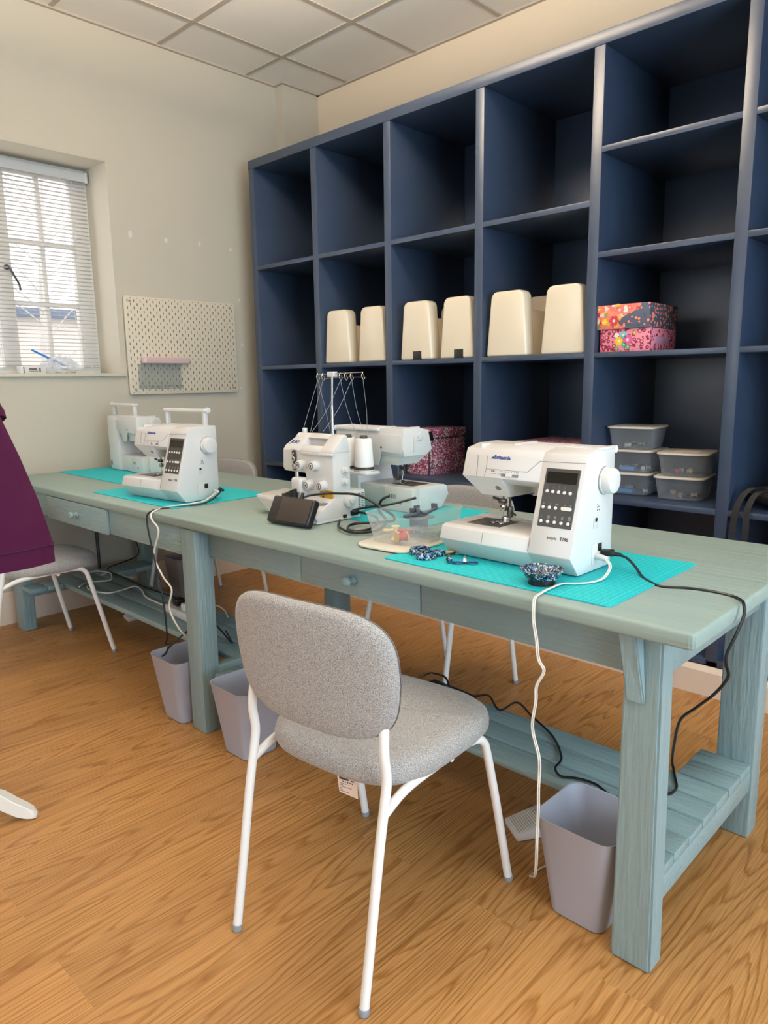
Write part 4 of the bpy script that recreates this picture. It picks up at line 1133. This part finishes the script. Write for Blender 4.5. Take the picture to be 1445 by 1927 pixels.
runs = [((-1.735, 1.712, 1.258), (-1.69, 1.735, 1.075)), ((-1.79, 1.712, 1.258), (-1.77, 1.75, 1.068)), ((-1.79, 1.712, 1.256), (-1.875, 1.65, 1.08)), ((-1.845, 1.712, 1.256), (-1.81, 1.75, 1.068)),
        ((-1.845, 1.712, 1.256), (-1.93, 1.65, 1.08)), ((-1.962, 1.712, 1.258), (-1.995, 1.66, 1.075)), ((-1.962, 1.712, 1.256), (-1.945, 1.75, 1.068)), ((-1.935, 1.712, 1.258), (-1.95, 1.66, 1.08))]
runs[0] = ((-1.735, 1.712, 1.258), (-1.775, 1.757, 1.068)) if False else ((-1.735, 1.712, 1.258), (-1.70, 1.74, 1.075))
for i, (p, q) in enumerate(runs):
    p, q = Vector(p), Vector(q)
    if i == 0: q = Vector((-1.752, 1.745, 1.066)); 
    mid = (p+q)/2 + Vector((.006*(-1)**i, 0, -.01))
    b = BM(); tube(b, [p+OO, mid+OO, q+OO], .0007, 5, 5); build('thread_run', b, THREADF, ol)

# black foot pedal leaning on the table in front of the overlocker
t = thing('foot_pedal', 'black foot pedal tipped on its edge in front of the overlocker', 'pedal', (-1.812, 1.425, TZ+.001), R(4.5))
mxp = Matrix.Rotation(R(62), 4, 'X')
b = BM(); box(b, (-.098, 0, -.03), (.094, .092, 0), .008, 3, mxp); vs = [v for v in b.verts]
mnz = min(v.co.z for v in b.verts)
for v in b.verts: v.co.z -= mnz
build('pedal_base', b, DARK, t)
off = Matrix.Translation((0, 0, -mnz)) @ mxp
b = BM(); box(b, (-.05, .005, -.001), (.089, .087, .0035), .003, 2, off); build('tread_plate', b, mat('brown_black_rubber', '#3a302a', .55), t)
b = BM(); cyl(b, off @ Vector((.02, .09, -.012)), off @ Vector((.02, .112, -.012)), .0075, .005, n=12); build('cable_gland', b, BLACK, t)

b = BM(); PO = Vector((-1.812, 1.425, TZ+.001)); Mi = Matrix.Rotation(R(-4.5), 4, 'Z')
runs_ = [[(-1.795, 1.475, .872), (-1.79, 1.50, .885), (-1.745, 1.535, .893), (-1.69, 1.55, .897), (-1.622, 1.56, .899), (-1.563, 1.56, .888), (-1.51, 1.56, .868), (-1.5, 1.6, .84), (-1.53, 1.63, .815), (-1.6, 1.62, .803), (-1.64, 1.56, .801), (-1.6, 1.5, .801), (-1.555, 1.49, .801), (-1.54, 1.53, .802), (-1.57, 1.6, .806), (-1.62, 1.645, .815), (-1.7, 1.67, .815), (-1.745, 1.675, .812)],
         [(-1.745, 1.68, .814), (-1.69, 1.62, .83), (-1.64, 1.565, .846), (-1.575, 1.56, .863), (-1.506, 1.565, .876), (-1.47, 1.6, .886), (-1.44, 1.64, .897)],
         [(-1.70, 1.56, .806), (-1.66, 1.515, .801), (-1.62, 1.49, .801), (-1.58, 1.475, .801), (-1.545, 1.475, .801), (-1.52, 1.5, .801), (-1.51, 1.55, .803), (-1.53, 1.6, .82), (-1.56, 1.6, .85), (-1.54, 1.59, .885), (-1.515, 1.6, .9)]]
for rr_ in runs_: tube(b, [Mi @ (Vector(q)-PO) for q in rr_], .0042, 8, 6)
build('flex', b, BLACK, t)

# clear tub of sewing bits on its lid
t = thing('tub_lid', 'loose pale tub lid lying under the open clear tub', 'lid', (-1.36, 1.527, TZ+.0035), R(4))
b = BM(); prism(b, rrect(.1, .15, .05, 6), 'z', 0, .006, .002); build('lid_plate', b, LIDC, t)
TBX, TBY = -1.36, 1.545
t = thing('open_tub', 'open clear plastic tub of sewing notions beside the nearest machine', 'tub', (TBX, TBY, TZ+.0102), R(4))
b = BM()
o = []
for hx, hy, z, r in ((.078, .112, 0, .035), (.082, .116, .004, .04), (.094, .135, .08, .045), (.0965, .1375, .081, .046), (.0965, .1375, .084, .046), (.0925, .1335, .084, .044), (.08, .114, .006, .038)):
    o.append([(x, y, z) for x, y in rrect(hx, hy, r, 6)])
loft(b, o); build('tub_body', b, TUB, t)
zt = TZ+.0165
def item(name, bm, m, label, cat, x, y, z, rz=0, rx=0):
    o = build(name, bm, m); o.location = (x, y, z); o.rotation_euler = (rx, 0, rz); return tag(o, label, cat)
b = BM(); box(b, (-.052, -.045, 0), (.052, .045, .022), .002)
item('acrylic_case', b, ACRYL, 'flat clear acrylic bobbin case inside the open tub', 'case', -1.33, 1.56, zt, R(6))
for i in range(6):
    b = BM(); lathe(b, [(.0095, 0), (.0095, .002), (.004, .003), (.004, .009), (.0095, .01), (.0095, .012)], 14)
    o = item('bobbin', b, CHROME, 'small metal bobbin inside the clear acrylic case', 'bobbin', -1.366+(i % 3)*.034, 1.545+(i//3)*.036, zt+.004); o['group'] = 'metal bobbins in the acrylic case'
def spool(label, x, y, z, rz, core, wind, s=1.):
    t = thing('thread_spool', label, 'thread spool', (x, y, z), rz)
    mx = Matrix.Translation((0, 0, .0125*s)) @ Matrix.Rotation(R(90), 4, 'X')
    b = BM(); lathe(b, [(.0125*s, 0), (.0125*s, .003), (.004, .0035), (.004, .03), (.0125*s, .0305), (.0125*s, .0335)], 18, mx); build('spool_core', b, core, t)
    b = BM(); lathe(b, [(.009*s, .004), (.0095*s, .017), (.009*s, .03)], 18, mx); build('spool_winding', b, wind, t)
spool('dark red thread spool with gold end lying in the open tub', -1.325, 1.468, zt, R(-20), PENCIL, REDPL, 1.15)
b = BM(); lathe(b, [(.014, 0), (.014, .003), (.006, .008), (.005, .028), (.008, .036), (.012, .038), (.012, .041)], 18)
item('plastic_reel', b, CREAMPL, 'upright cream plastic reel at the front of the open tub', 'reel', -1.362, 1.462, zt)
b = BM(); tube(b, [(.02*math.cos(a), .02*math.sin(a), .004+.0015*i) for i, a in enumerate([k*.5 for k in range(14)])], .005, 8)
item('tape_measure', b, CREAMPL, 'coiled cream tape in the front left of the open tub', 'tape measure', -1.41, 1.495, zt)
b = BM(); box(b, (-.008, -.03, 0), (.008, .03, .016), .003)
item('red_clip', b, REDPL, 'red plastic clip lying in the left of the open tub', 'clip', -1.395, 1.535, zt, R(-30))
for i, (x, y, a, ln) in enumerate(((-1.415, 1.59, 25, .055), (-1.40, 1.575, -35, .05), (-1.385, 1.6, 75, .05), (-1.355, 1.61, 10, .06))):
    b = BM(); box(b, (-.004, -ln/2, 0), (.004, ln/2, .008), .001); box(b, (-.012, ln/2-.008, 0), (.006, ln/2, .02), .001)
    o = item('snap_on_attachment', b, GREYCLIP, 'grey-blue sewing attachment piled at the back left of the tub', 'attachment', x, y, zt+.042+.006*i, R(a), R(6)); o['group'] = 'attachments in the open tub'
b = BM(); prism(b, rrect(.04, .035, .012), 'z', 0, .004, .001); box(b, (-.02, -.02, -.0415), (.02, .02, .0), .002)
item('attachment_block', b, GREYCLIP, 'grey block holding up the attachments in the tub', 'block', -1.39, 1.595, zt+.0418)

# scissors with marbled handles, seam ripper, snips, pin bowl
t = thing('fabric_scissors', 'dressmaking scissors with blue marbled handles on the cutting mat', 'scissors', (-1.205, 1.405, TZ+.0034), R(-25))
def hoop(bm, cx, cy, rx, ry, h, th):
    n = 26; rings = []
    for i in range(n+1):
        a = 2*PI*i/n; c, s = math.cos(a), math.sin(a)
        rings.append([(cx+c*(rx-th), cy+s*(ry-th), 0), (cx+c*rx, cy+s*ry, .001), (cx+c*(rx+.003), cy+s*(ry+.003), h*.5), (cx+c*rx, cy+s*ry, h), (cx+c*(rx-th), cy+s*(ry-th), h)])
    loft(bm, rings, False, False)
b = BM(); hoop(b, -.031, 0, .021, .026, .018, .006); build('handle', b, SPECK, t)
b = BM(); hoop(b, .022, -.006, .021, .026, .018, .006); box(b, (-.004, .015, 0), (.02, .052, .016), .004); build('handle', b, SPECK, t)
b = BM(); prism(b, [(-.002, .045), (.018, .045), (.017, .075), (.008, .1), (.004, .1)], 'z', .003, .008, .001); build('blade', b, STEELD, t)
b = BM(); box(b, (.012, .052, .0085), (.024, .075, .0135), .001); build('gold_label', b, PENCIL, t)
t = thing('seam_ripper', 'small dark seam ripper with a ball end on the cutting mat', 'seam ripper', (-1.122, 1.405, TZ+.0034), R(38))
b = BM(); cyl(b, (0, -.012, .008), (0, .03, .007), .007, .0055, n=14, bev=.001); build('handle', b, DGREY, t)
b = BM(); bmesh.ops.create_uvsphere(b, u_segments=16, v_segments=10, radius=.0085, matrix=Matrix.Translation((0, -.017, .0087))); build('ball_end', b, SPECK, t)
b = BM(); cyl(b, (0, .029, .007), (0, .045, .006), .0016, .0008, n=8); cyl(b, (.003, .03, .007), (.006, .041, .006), .001, n=6); build('fork', b, CHROME, t)
t = thing('embroidery_scissors', 'tiny blue metal embroidery scissors next to the seam ripper', 'scissors', (-1.075, 1.41, TZ+.0034), R(38))
b = BM(); tube(b, [(-.0165+.014*math.cos(a), .009*math.sin(a), .004) for a in [2*PI*i/16 for i in range(16)]], .0022, 8, 3, True); tube(b, [(.0165+.014*math.cos(a), .009*math.sin(a), .004) for a in [2*PI*i/16 for i in range(16)]], .0022, 8, 3, True); build('finger_loops', b, METBLUE, t)
b = BM(); prism(b, [(-.005, .0), (.005, .0), (.0035, .024), (0, .032), (-.0035, .024)], 'z', .003, .006, .0005, mx=M3((0, .004, 0), (R(20), 0, 0))); build('blades', b, CHROME, t)
t = thing('pin_bowl', 'round marbled blue pin dish on a black base by the table edge', 'bowl', (-.838, 1.385, TZ+.0034))
b = BM(); lathe(b, [(.0305, .0), (.0305, .012)], 32); build('magnetic_base', b, BLACK, t)
b = BM(); lathe(b, [(.026, .0125), (.037, .015), (.043, .026), (.0505, .034), (.049, .035), (.041, .0275), (.035, .018), (.01, .0165)], 40); build('dish', b, SPECK, t)
for i in range(7):
    b = BM(); a = random.uniform(0, 6.28); p = Vector((-.838+random.uniform(-.02, .02), 1.385+random.uniform(-.02, .02), TZ+.0225+.001*i)); d = Vector((math.cos(a), math.sin(a), .05))*.013
    cyl(b, p-d, p+d, .0005, n=6); bmesh.ops.create_icosphere(b, subdivisions=2, radius=.0016, matrix=Matrix.Translation(p+d)); tag(build('pin', b, PENCIL if i % 2 else CHROME), 'dressmaking pin lying in the marbled dish', 'pin', 'pins in the marbled dish')

# ------------------------------------------------------------------ cables
def cable(label, runs, r, m, name='cable'):
    t = None
    b = BM()
    for pts in runs: tube(b, pts, r, 8, 6)
    o = build(name, b, m, angle=80); return tag(o, label, 'cable')
zc = TZ+.003
# nearest machine: white pedal lead and black mains lead
t = thing('pedal_lead', 'white twin pedal lead from the nearest machine hanging over the table edge', 'cable', (-.797, 1.562, .83))
b = BM()
P = [(-.799, 1.562, .831), (-.772, 1.553, .829), (-.752, 1.54, .816), (-.746, 1.5, .800), (-.752, 1.462, zc+.003), (-.772, 1.422, zc+.004), (-.796, 1.40, zc+.004), (-.797, 1.345, zc+.004), (-.797, 1.315, zc+.002), (-.793, 1.284, TZ+.003), (-.788, 1.270, .78), (-.786, 1.268, .745), (-.778, 1.268, .705), (-.772, 1.268, .664), (-.758, 1.268, .641), (-.775, 1.268, .603), (-.776, 1.268, .566), (-.784, 1.27, .502), (-.766, 1.272, .433), (-.768, 1.275, .36), (-.77, 1.28, .305), (-.775, 1.286, .224), (-.79, 1.31, .14), (-.83, 1.37, .06), (-.872, 1.42, .012)]
LO = Vector((.797, -1.562, -.83))
tube(b, [Vector(p)+LO for p in P], .0019, 8, 5); tube(b, [Vector(p)+LO+Vector((.0037, .001, .0008)) for p in P], .0016, 8, 5)
tube(b, [Vector(p)+LO for p in [(-.872, 1.42, .01), (-.875, 1.44, .006), (-.87, 1.475, .006), (-.86, 1.51, .006), (-.9, 1.56, .008), (-.93, 1.575, .016)]], .0022, 8, 5)
build('twin_flex', b, CABLEW, t)
b = BM(); cyl(b, Vector((-.801, 1.562, .831))+LO, Vector((-.768, 1.556, .829))+LO, .008, .0065, n=14, bev=.0015); build('plug', b, WHITE, t)
t = thing('mains_lead', 'black mains lead from the nearest machine trailing over the right table end', 'cable', (-.799, 1.585, .836))
LO = Vector((.799, -1.585, -.836)); b = BM()
P = [(-.77, 1.6, .833), (-.745, 1.61, .826), (-.72, 1.605, .81), (-.69, 1.58, zc+.002), (-.66, 1.555, zc), (-.625, 1.54, zc-.001), (-.582, 1.562, zc-.001), (-.54, 1.572, zc-.001), (-.49, 1.568, zc-.001), (-.462, 1.545, zc), (-.447, 1.515, .7935), (-.441, 1.5, .775), (-.444, 1.47, .742), (-.452, 1.45, .707), (-.452, 1.45, .684), (-.453, 1.47, .65), (-.492, 1.52, .586), (-.545, 1.57, .52), (-.597, 1.62, .454), (-.63, 1.68, .36), (-.665, 1.765, .265), (-.672, 1.795, .2285), (-.65, 1.754, .2245), (-.632, 1.719, .2245), (-.628, 1.691, .2245), (-.636, 1.664, .2245), (-.68, 1.6, .225), (-.73, 1.567, .225), (-.788, 1.588, .225), (-.837, 1.581, .225), (-.873, 1.562, .225), (-.904, 1.587, .226), (-.92, 1.646, .226), (-1.0, 1.735, .226), (-1.10, 1.78, .24), (-1.16, 1.79, .262), (-1.2, 1.755, .235), (-1.25, 1.77, .262), (-1.29, 1.775, .25), (-1.33, 1.765, .236)]
tube(b, [Vector(p)+LO for p in P], .0034, 8, 6); build('flex', b, CABLEB, t)
b = BM(); box(b, (0, -.01, -.009), (.03, .012, .006), .003, 2, M3((.001, .003, 0), (0, 0, R(25)))); cyl(b, (.026, .014, -.003), (.045, .022, -.005), .006, .004, n=10); build('plug', b, BLACK, t)
t = thing('foot_pedal', 'black foot pedal lying on the lower shelf behind the chair', 'pedal', (-1.40, 1.745, .2205), R(-4))
b = BM(); prism(b, [(-.045, 0), (.045, 0), (.045, .032), (-.045, .02)], 'y', -.03, .03, .004, mx=None); box(b, (-.1, -.04, 0), (.09, .045, .022), .006, 2); build('pedal_base', b, DARK, t)
b = BM(); tube(b, [(-.02, .03, .02), (-.05, .045, .04), (-.09, .035, .045), (-.13, .05, .03), (-.16, .035, .01)], .0034, 8); build('flex', b, CABLEB, t)
# left machine leads
cable('white lead hanging from the left machine down to the bin', [[(-2.452, 1.585, .826), (-2.44, 1.56, .815), (-2.425, 1.5, .799), (-2.44, 1.41, zc+.002), (-2.45, 1.35, zc), (-2.41, 1.29, TZ+.003), (-2.4, 1.27, .783), (-2.385, 1.266, .765), (-2.343, 1.265, .731), (-2.388, 1.265, .635), (-2.334, 1.265, .564), (-2.279, 1.265, .526), (-2.313, 1.27, .448), (-2.29, 1.29, .37), (-2.285, 1.34, .3), (-2.29, 1.37, .22), (-2.3, 1.37, .1)]], .0034, CABLEW)
cable('black lead hanging from the left machine beside the white one', [[(-2.452, 1.6, .832), (-2.425, 1.58, .822), (-2.395, 1.5, .799), (-2.415, 1.41, zc+.002), (-2.44, 1.34, zc), (-2.42, 1.285, TZ+.003), (-2.427, 1.268, .775), (-2.42, 1.264, .74), (-2.401, 1.262, .683), (-2.36, 1.262, .559), (-2.338, 1.262, .474), (-2.33, 1.262, .343), (-2.345, 1.262, .31), (-2.352, 1.266, .3)],
       [(-2.352, 1.266, .3), (-2.325, 1.262, .305), (-2.34, 1.258, .27), (-2.375, 1.26, .25), (-2.35, 1.262, .268), (-2.31, 1.27, .31), (-2.28, 1.36, .37), (-2.262, 1.42, .36), (-2.27, 1.5, .26), (-2.4, 1.56, .262)]], .0033, CABLEB)
for (x, y, z, m, s) in ((-2.455, 1.583, .829, WHITE, 0), (-2.452, 1.603, .835, BLACK, 1)):
    b = BM(); cyl(b, (x-.001, y, z), (x+.028, y-.003, z-.003), .0075, .005, n=12, bev=.001)
    tag(build('plug', b, m), 'black plug pushed into the left machine inlet' if s else 'white plug pushed into the left machine inlet', 'plug')
zb = .2495
cable('short white lead arching off the back of the left lower shelf', [[(-2.86, 1.69, zb), (-2.78, 1.7, zb+.01), (-2.7, 1.715, zb+.02), (-2.63, 1.71, zb+.012), (-2.58, 1.69, zb)]], .0034, CABLEW)
cable('white lead looping loosely over the left lower shelf', [[(-3.55, 1.462, zb), (-3.6, 1.53, zb), (-3.55, 1.62, zb), (-3.64, 1.675, zb), (-3.7, 1.69, zb), (-3.79, 1.66, zb), (-3.75, 1.6, zb+.003), (-3.6, 1.55, zb+.006), (-3.52, 1.49, zb), (-3.43, 1.475, zb), (-3.33, 1.51, zb), (-3.33, 1.59, zb), (-3.32, 1.645, zb+.006), (-3.24, 1.64, zb), (-3.12, 1.598, zb), (-2.95, 1.59, zb), (-2.86, 1.568, zb+.01)]], .0038, CABLEW)
cable('white lead crossing the back of the left lower shelf', [[(-3.66, 1.63, zb+.007), (-3.7, 1.70, zb), (-3.58, 1.712, zb), (-3.5, 1.72, zb)]], .0034, CABLEW)
cable('black lead hanging by the far table leg at the back', [[(-3.905, 1.955, .6), (-3.9, 1.955, .45), (-3.9, 1.955, .364), (-3.858, 1.95, .29), (-3.86, 1.9, .26), (-3.78, 1.72, .2525), (-3.6, 1.7, .2505), (-3.3, 1.68, .2505), (-2.9, 1.69, .2505), (-2.75, 1.67, .252)]], .0034, CABLEB)
# power strip
t = thing('power_strip', 'white power strip on the lower shelf beside the middle table leg', 'power strip', (-2.69, 1.565, .2465), R(-4))
b = BM(); box(b, (-.18, -.03, 0), (.18, .03, .034), .006, 3); build('strip_body', b, WHITE2, t)
b = BM()
for x in (-.13, -.03, .08): box(b, (x-.02, -.018, .0342), (x+.02, .018, .0346))
build('socket_faces', b, WHITE, t)
for i, (x, y, mm, lb) in enumerate(((-2.80, 1.585, BLACK, 'black mains plug at the left end of the power strip'), (-2.70, 1.567, WHITE, 'white mains plug in the middle of the power strip'), (-2.625, 1.563, BLACK, 'black mains plug in the right of the power strip'))):
    b = BM(); box(b, (-.022, -.022, 0), (.022, .022, .035), .009, 3); o = tag(build('mains_plug', b, mm), lb, 'plug'); o.location = (x, y, .2815); o.rotation_euler = (0, 0, R(-4))
t = thing('storage_tray', 'lavender plastic lid lying on the lower shelf by the middle leg', 'lid', (-2.09, 1.585, .2175), R(3))
b = BM(); prism(b, rrect(.055, .04, .012), 'z', .0012, .012, .003); build('tray_body', b, PAD, t)
# white pedals on the floor
def pedal(label, x, y, rz, s=1.):
    t = thing('foot_pedal', label, 'pedal', (x, y, .0006), rz)
    b = BM(); prism(b, [(-.06*s, 0), (.06*s, 0), (.06*s, .045*s), (.05*s, .048*s), (-.06*s, .018*s)], 'y', -.046*s, .046*s, .005, 2); build('pedal_base', b, WHITE2, t)
    b = BM(); sl = math.atan2(.03, .11)
    for i in range(15):
        px = -.05+i*.0067
        box(b, (-.0014, -.036*s, 0), (.0014, .036*s, .0024), .0008, 1, Matrix.Translation((px*s, 0, (.018+(px+.06)*.2727)*s)) @ Matrix.Rotation(-sl, 4, 'Y'))
    build('tread_ribs', b, WHITE2, t)
pedal('white ribbed foot pedal on the floor beside the nearest bin', -.985, 1.60, R(58), .98)
pedal('white foot pedal on the floor under the left lower shelf', -3.58, 1.77, R(80), 1.0)

# ------------------------------------------------------------------ dressmaker's stand with a plum coat
dm = thing('dress_stand', 'white dressmaker stand with curved foot at the left edge', 'mannequin', (-2.26, .43, 0))
b = BM(); cyl(b, (0, 0, .1), (0, 0, 1.0), .018, n=18); lathe(b, [(.03, .08), (.045, .1), (.03, .14), (.022, .16)], 20); build('pole', b, WHITEPAINT, dm)
for a in (54, 174, 294):
    b = BM(); rings = []
    for (r_, z, h, w) in ((.02, .105, .05, .017), (.08, .115, .045, .017), (.15, .098, .038, .016), (.215, .064, .05, .02), (.25, .038, .044, .02), (.275, .025, .036, .019), (.292, .017, .026, .016), (.302, .009, .012, .011)):
        rings.append([(r_, -w, max(.0006, z-h/2)), (r_, w, max(.0006, z-h/2)), (r_, w*.85, z+h/2), (r_, -w*.85, z+h/2)])
    loft(b, rings); bmesh.ops.bevel(b, geom=b.edges[:], offset=.002, segments=1, affect='EDGES')
    build('foot', b, WHITEPAINT, dm, mx=Matrix.Rotation(R(a), 4, 'Z'))
b = BM()
body = [(.12, .17, .92), (.14, .19, 1.0), (.1, .15, 1.12), (.115, .17, 1.28), (.1, .2, 1.4), (.07, .12, 1.46), (.05, .055, 1.5), (.045, .05, 1.56)]
loft(b, [[(x, y, z) for x, y in sell(hx, hy, 2.2, 28)] for hx, hy, z in body]); build('torso', b, CREAMPL, dm)
b = BM(); lathe(b, [(.03, 1.561), (.045, 1.57), (.02, 1.585), (.025, 1.6), (.005, 1.62)], 20); build('neck_cap', b, WHITEPAINT, dm)
ct = thing('coat', 'plum purple coat with deep stitched hem hanging at the left edge', 'coat', (-2.158, .442, .777))
def ring(hx, hy, z, e=9., fold=0., n=72):
    o = []
    for i, (x, y) in enumerate(sell(hx, hy, e, n)):
        a = 2*PI*i/n
        k = 1+fold*math.sin(7*a+.6)*(.5 if abs(y) > hy*.85 else 1)
        o.append((x*k, y*(1+fold*.15*math.sin(5*a)), z))
    return o
b = BM()
R0 = [ring(.2, .325, 0, 10, .025), ring(.199, .324, .055, 10, .024), ring(.187, .302, .17, 9, .02), ring(.175, .27, .29, 8, .016), ring(.166, .238, .40, 6, .01), ring(.158, .222, .5, 3.4, .004), ring(.15, .215, .6, 3), ring(.115, .18, .66, 2.6), ring(.08, .11, .70, 2.2), ring(.072, .09, .73, 2)]
inner = [[(x*.975, y*.985, z) for x, y, z in r] for r in R0[:8]]
loft(b, inner[::-1]+R0, True, False)
bd = build('coat_body', b, PLUM, ct, angle=70)
b = BM(); q = ring(.2007, .3257, .05, 10, .0245); tube(b, [Vector(p) for p in q], .0013, 6, smooth=False, closed=True); build('hem_stitch', b, mat('plum_thread', '#2e0c22', .8), bd)
b = BM(); loft(b, [ring(.074, .093, .725, 2), ring(.085, .105, .72, 2), ring(.1, .13, .69, 2), ring(.104, .134, .685, 2), ring(.083, .1, .735, 2)], False, False); build('collar', b, PLUM, ct)
for s in (-1, 1):
    b = BM(); tube(b, [(0, s*.18, .61), (.02, s*.235, .55), (.05, s*.262, .42), (.08, s*.275, .28), (.1, s*.285, .15)] if s < 0 else [(0, .17, .61), (.0, .2, .55), (.0, .215, .45), (.02, .22, .38)], [.06, .062, .058, .055, .06], 14, 5); build('sleeve', b, PLUM, ct)

# ------------------------------------------------------------------ light
def area(name, loc, rot, sx, sy, power, col):
    l = bpy.data.lights.new(name, 'AREA'); l.shape = 'RECTANGLE'; l.size = sx; l.size_y = sy; l.energy = power; l.color = col
    o = bpy.data.objects.new(name, l); COL.objects.link(o); o.location = loc; o.rotation_euler = rot
    return o
FILL_GLOW = mat('fill_lamp_glow', '#ffffff', .6, emit=('#ffe2c0', 2.5))
WARM = (1, .86, .68)
UPW = 78
for i, (x, y, lz) in enumerate(((-.7, -.2, 2.42), (.9, .9, 2.42), (-2.1, 1.7, 2.86))):  # unseen lamps, added to brighten the ceiling and upper back wall
    t = thing('added_uplight', 'added warm uplighter bar, unseen, brightening the ceiling and back wall', 'light', (x, y, lz), 0, 'added unseen uplighters')
    b = BM(); box(b, (-.6, -.12, -.04), (.6, .12, 0), .005); build('lamp_tray', b, WHITE2, t)
    b = BM(); box(b, (-.58, -.1, .0005), (.58, .1, .004)); build('diffuser', b, FILL_GLOW, t)
    for q in (-.5, .5):
        b = BM(); cyl(b, (q, 0, 0), (q, 0, CZ-lz-.001), .002, n=6); build('suspension_cable', b, STEELD, t)
    area('uplighter', (x, y, lz+.02), (R(180), 0, 0), 1.1, .18, UPW*(3.0 if i == 2 else 1), WARM)  # added fill aimed at the ceiling
COOL = (.52, .79, 1.0)
area('daylight_right_window', (RX-.03, .6, 1.5), (0, R(90), 0), 2.1, 2.8, 270, COOL)
area('front_window_fill', (-2.3, FY+.03, 1.7), (R(90), 0, 0), 2.6, 1.4, 30, (.86, .93, 1))  # added fill at the unseen front window
area('daylight_left_window', (WX-.2, 1.47, 1.9), (0, R(-90), 0), 1.0, 1.0, 4, (.95, .97, 1))
w = bpy.data.worlds.new('overcast'); S.world = w; w.use_nodes = True
bg = w.node_tree.nodes['Background']; bg.inputs['Color'].default_value = (.93, .96, 1, 1); bg.inputs['Strength'].default_value = 5.0

S.view_settings.view_transform = 'Standard'; S.view_settings.look = 'None'
S.view_settings.gamma = 1; S.view_settings.use_curve_mapping = False
S.view_settings.exposure = -.92
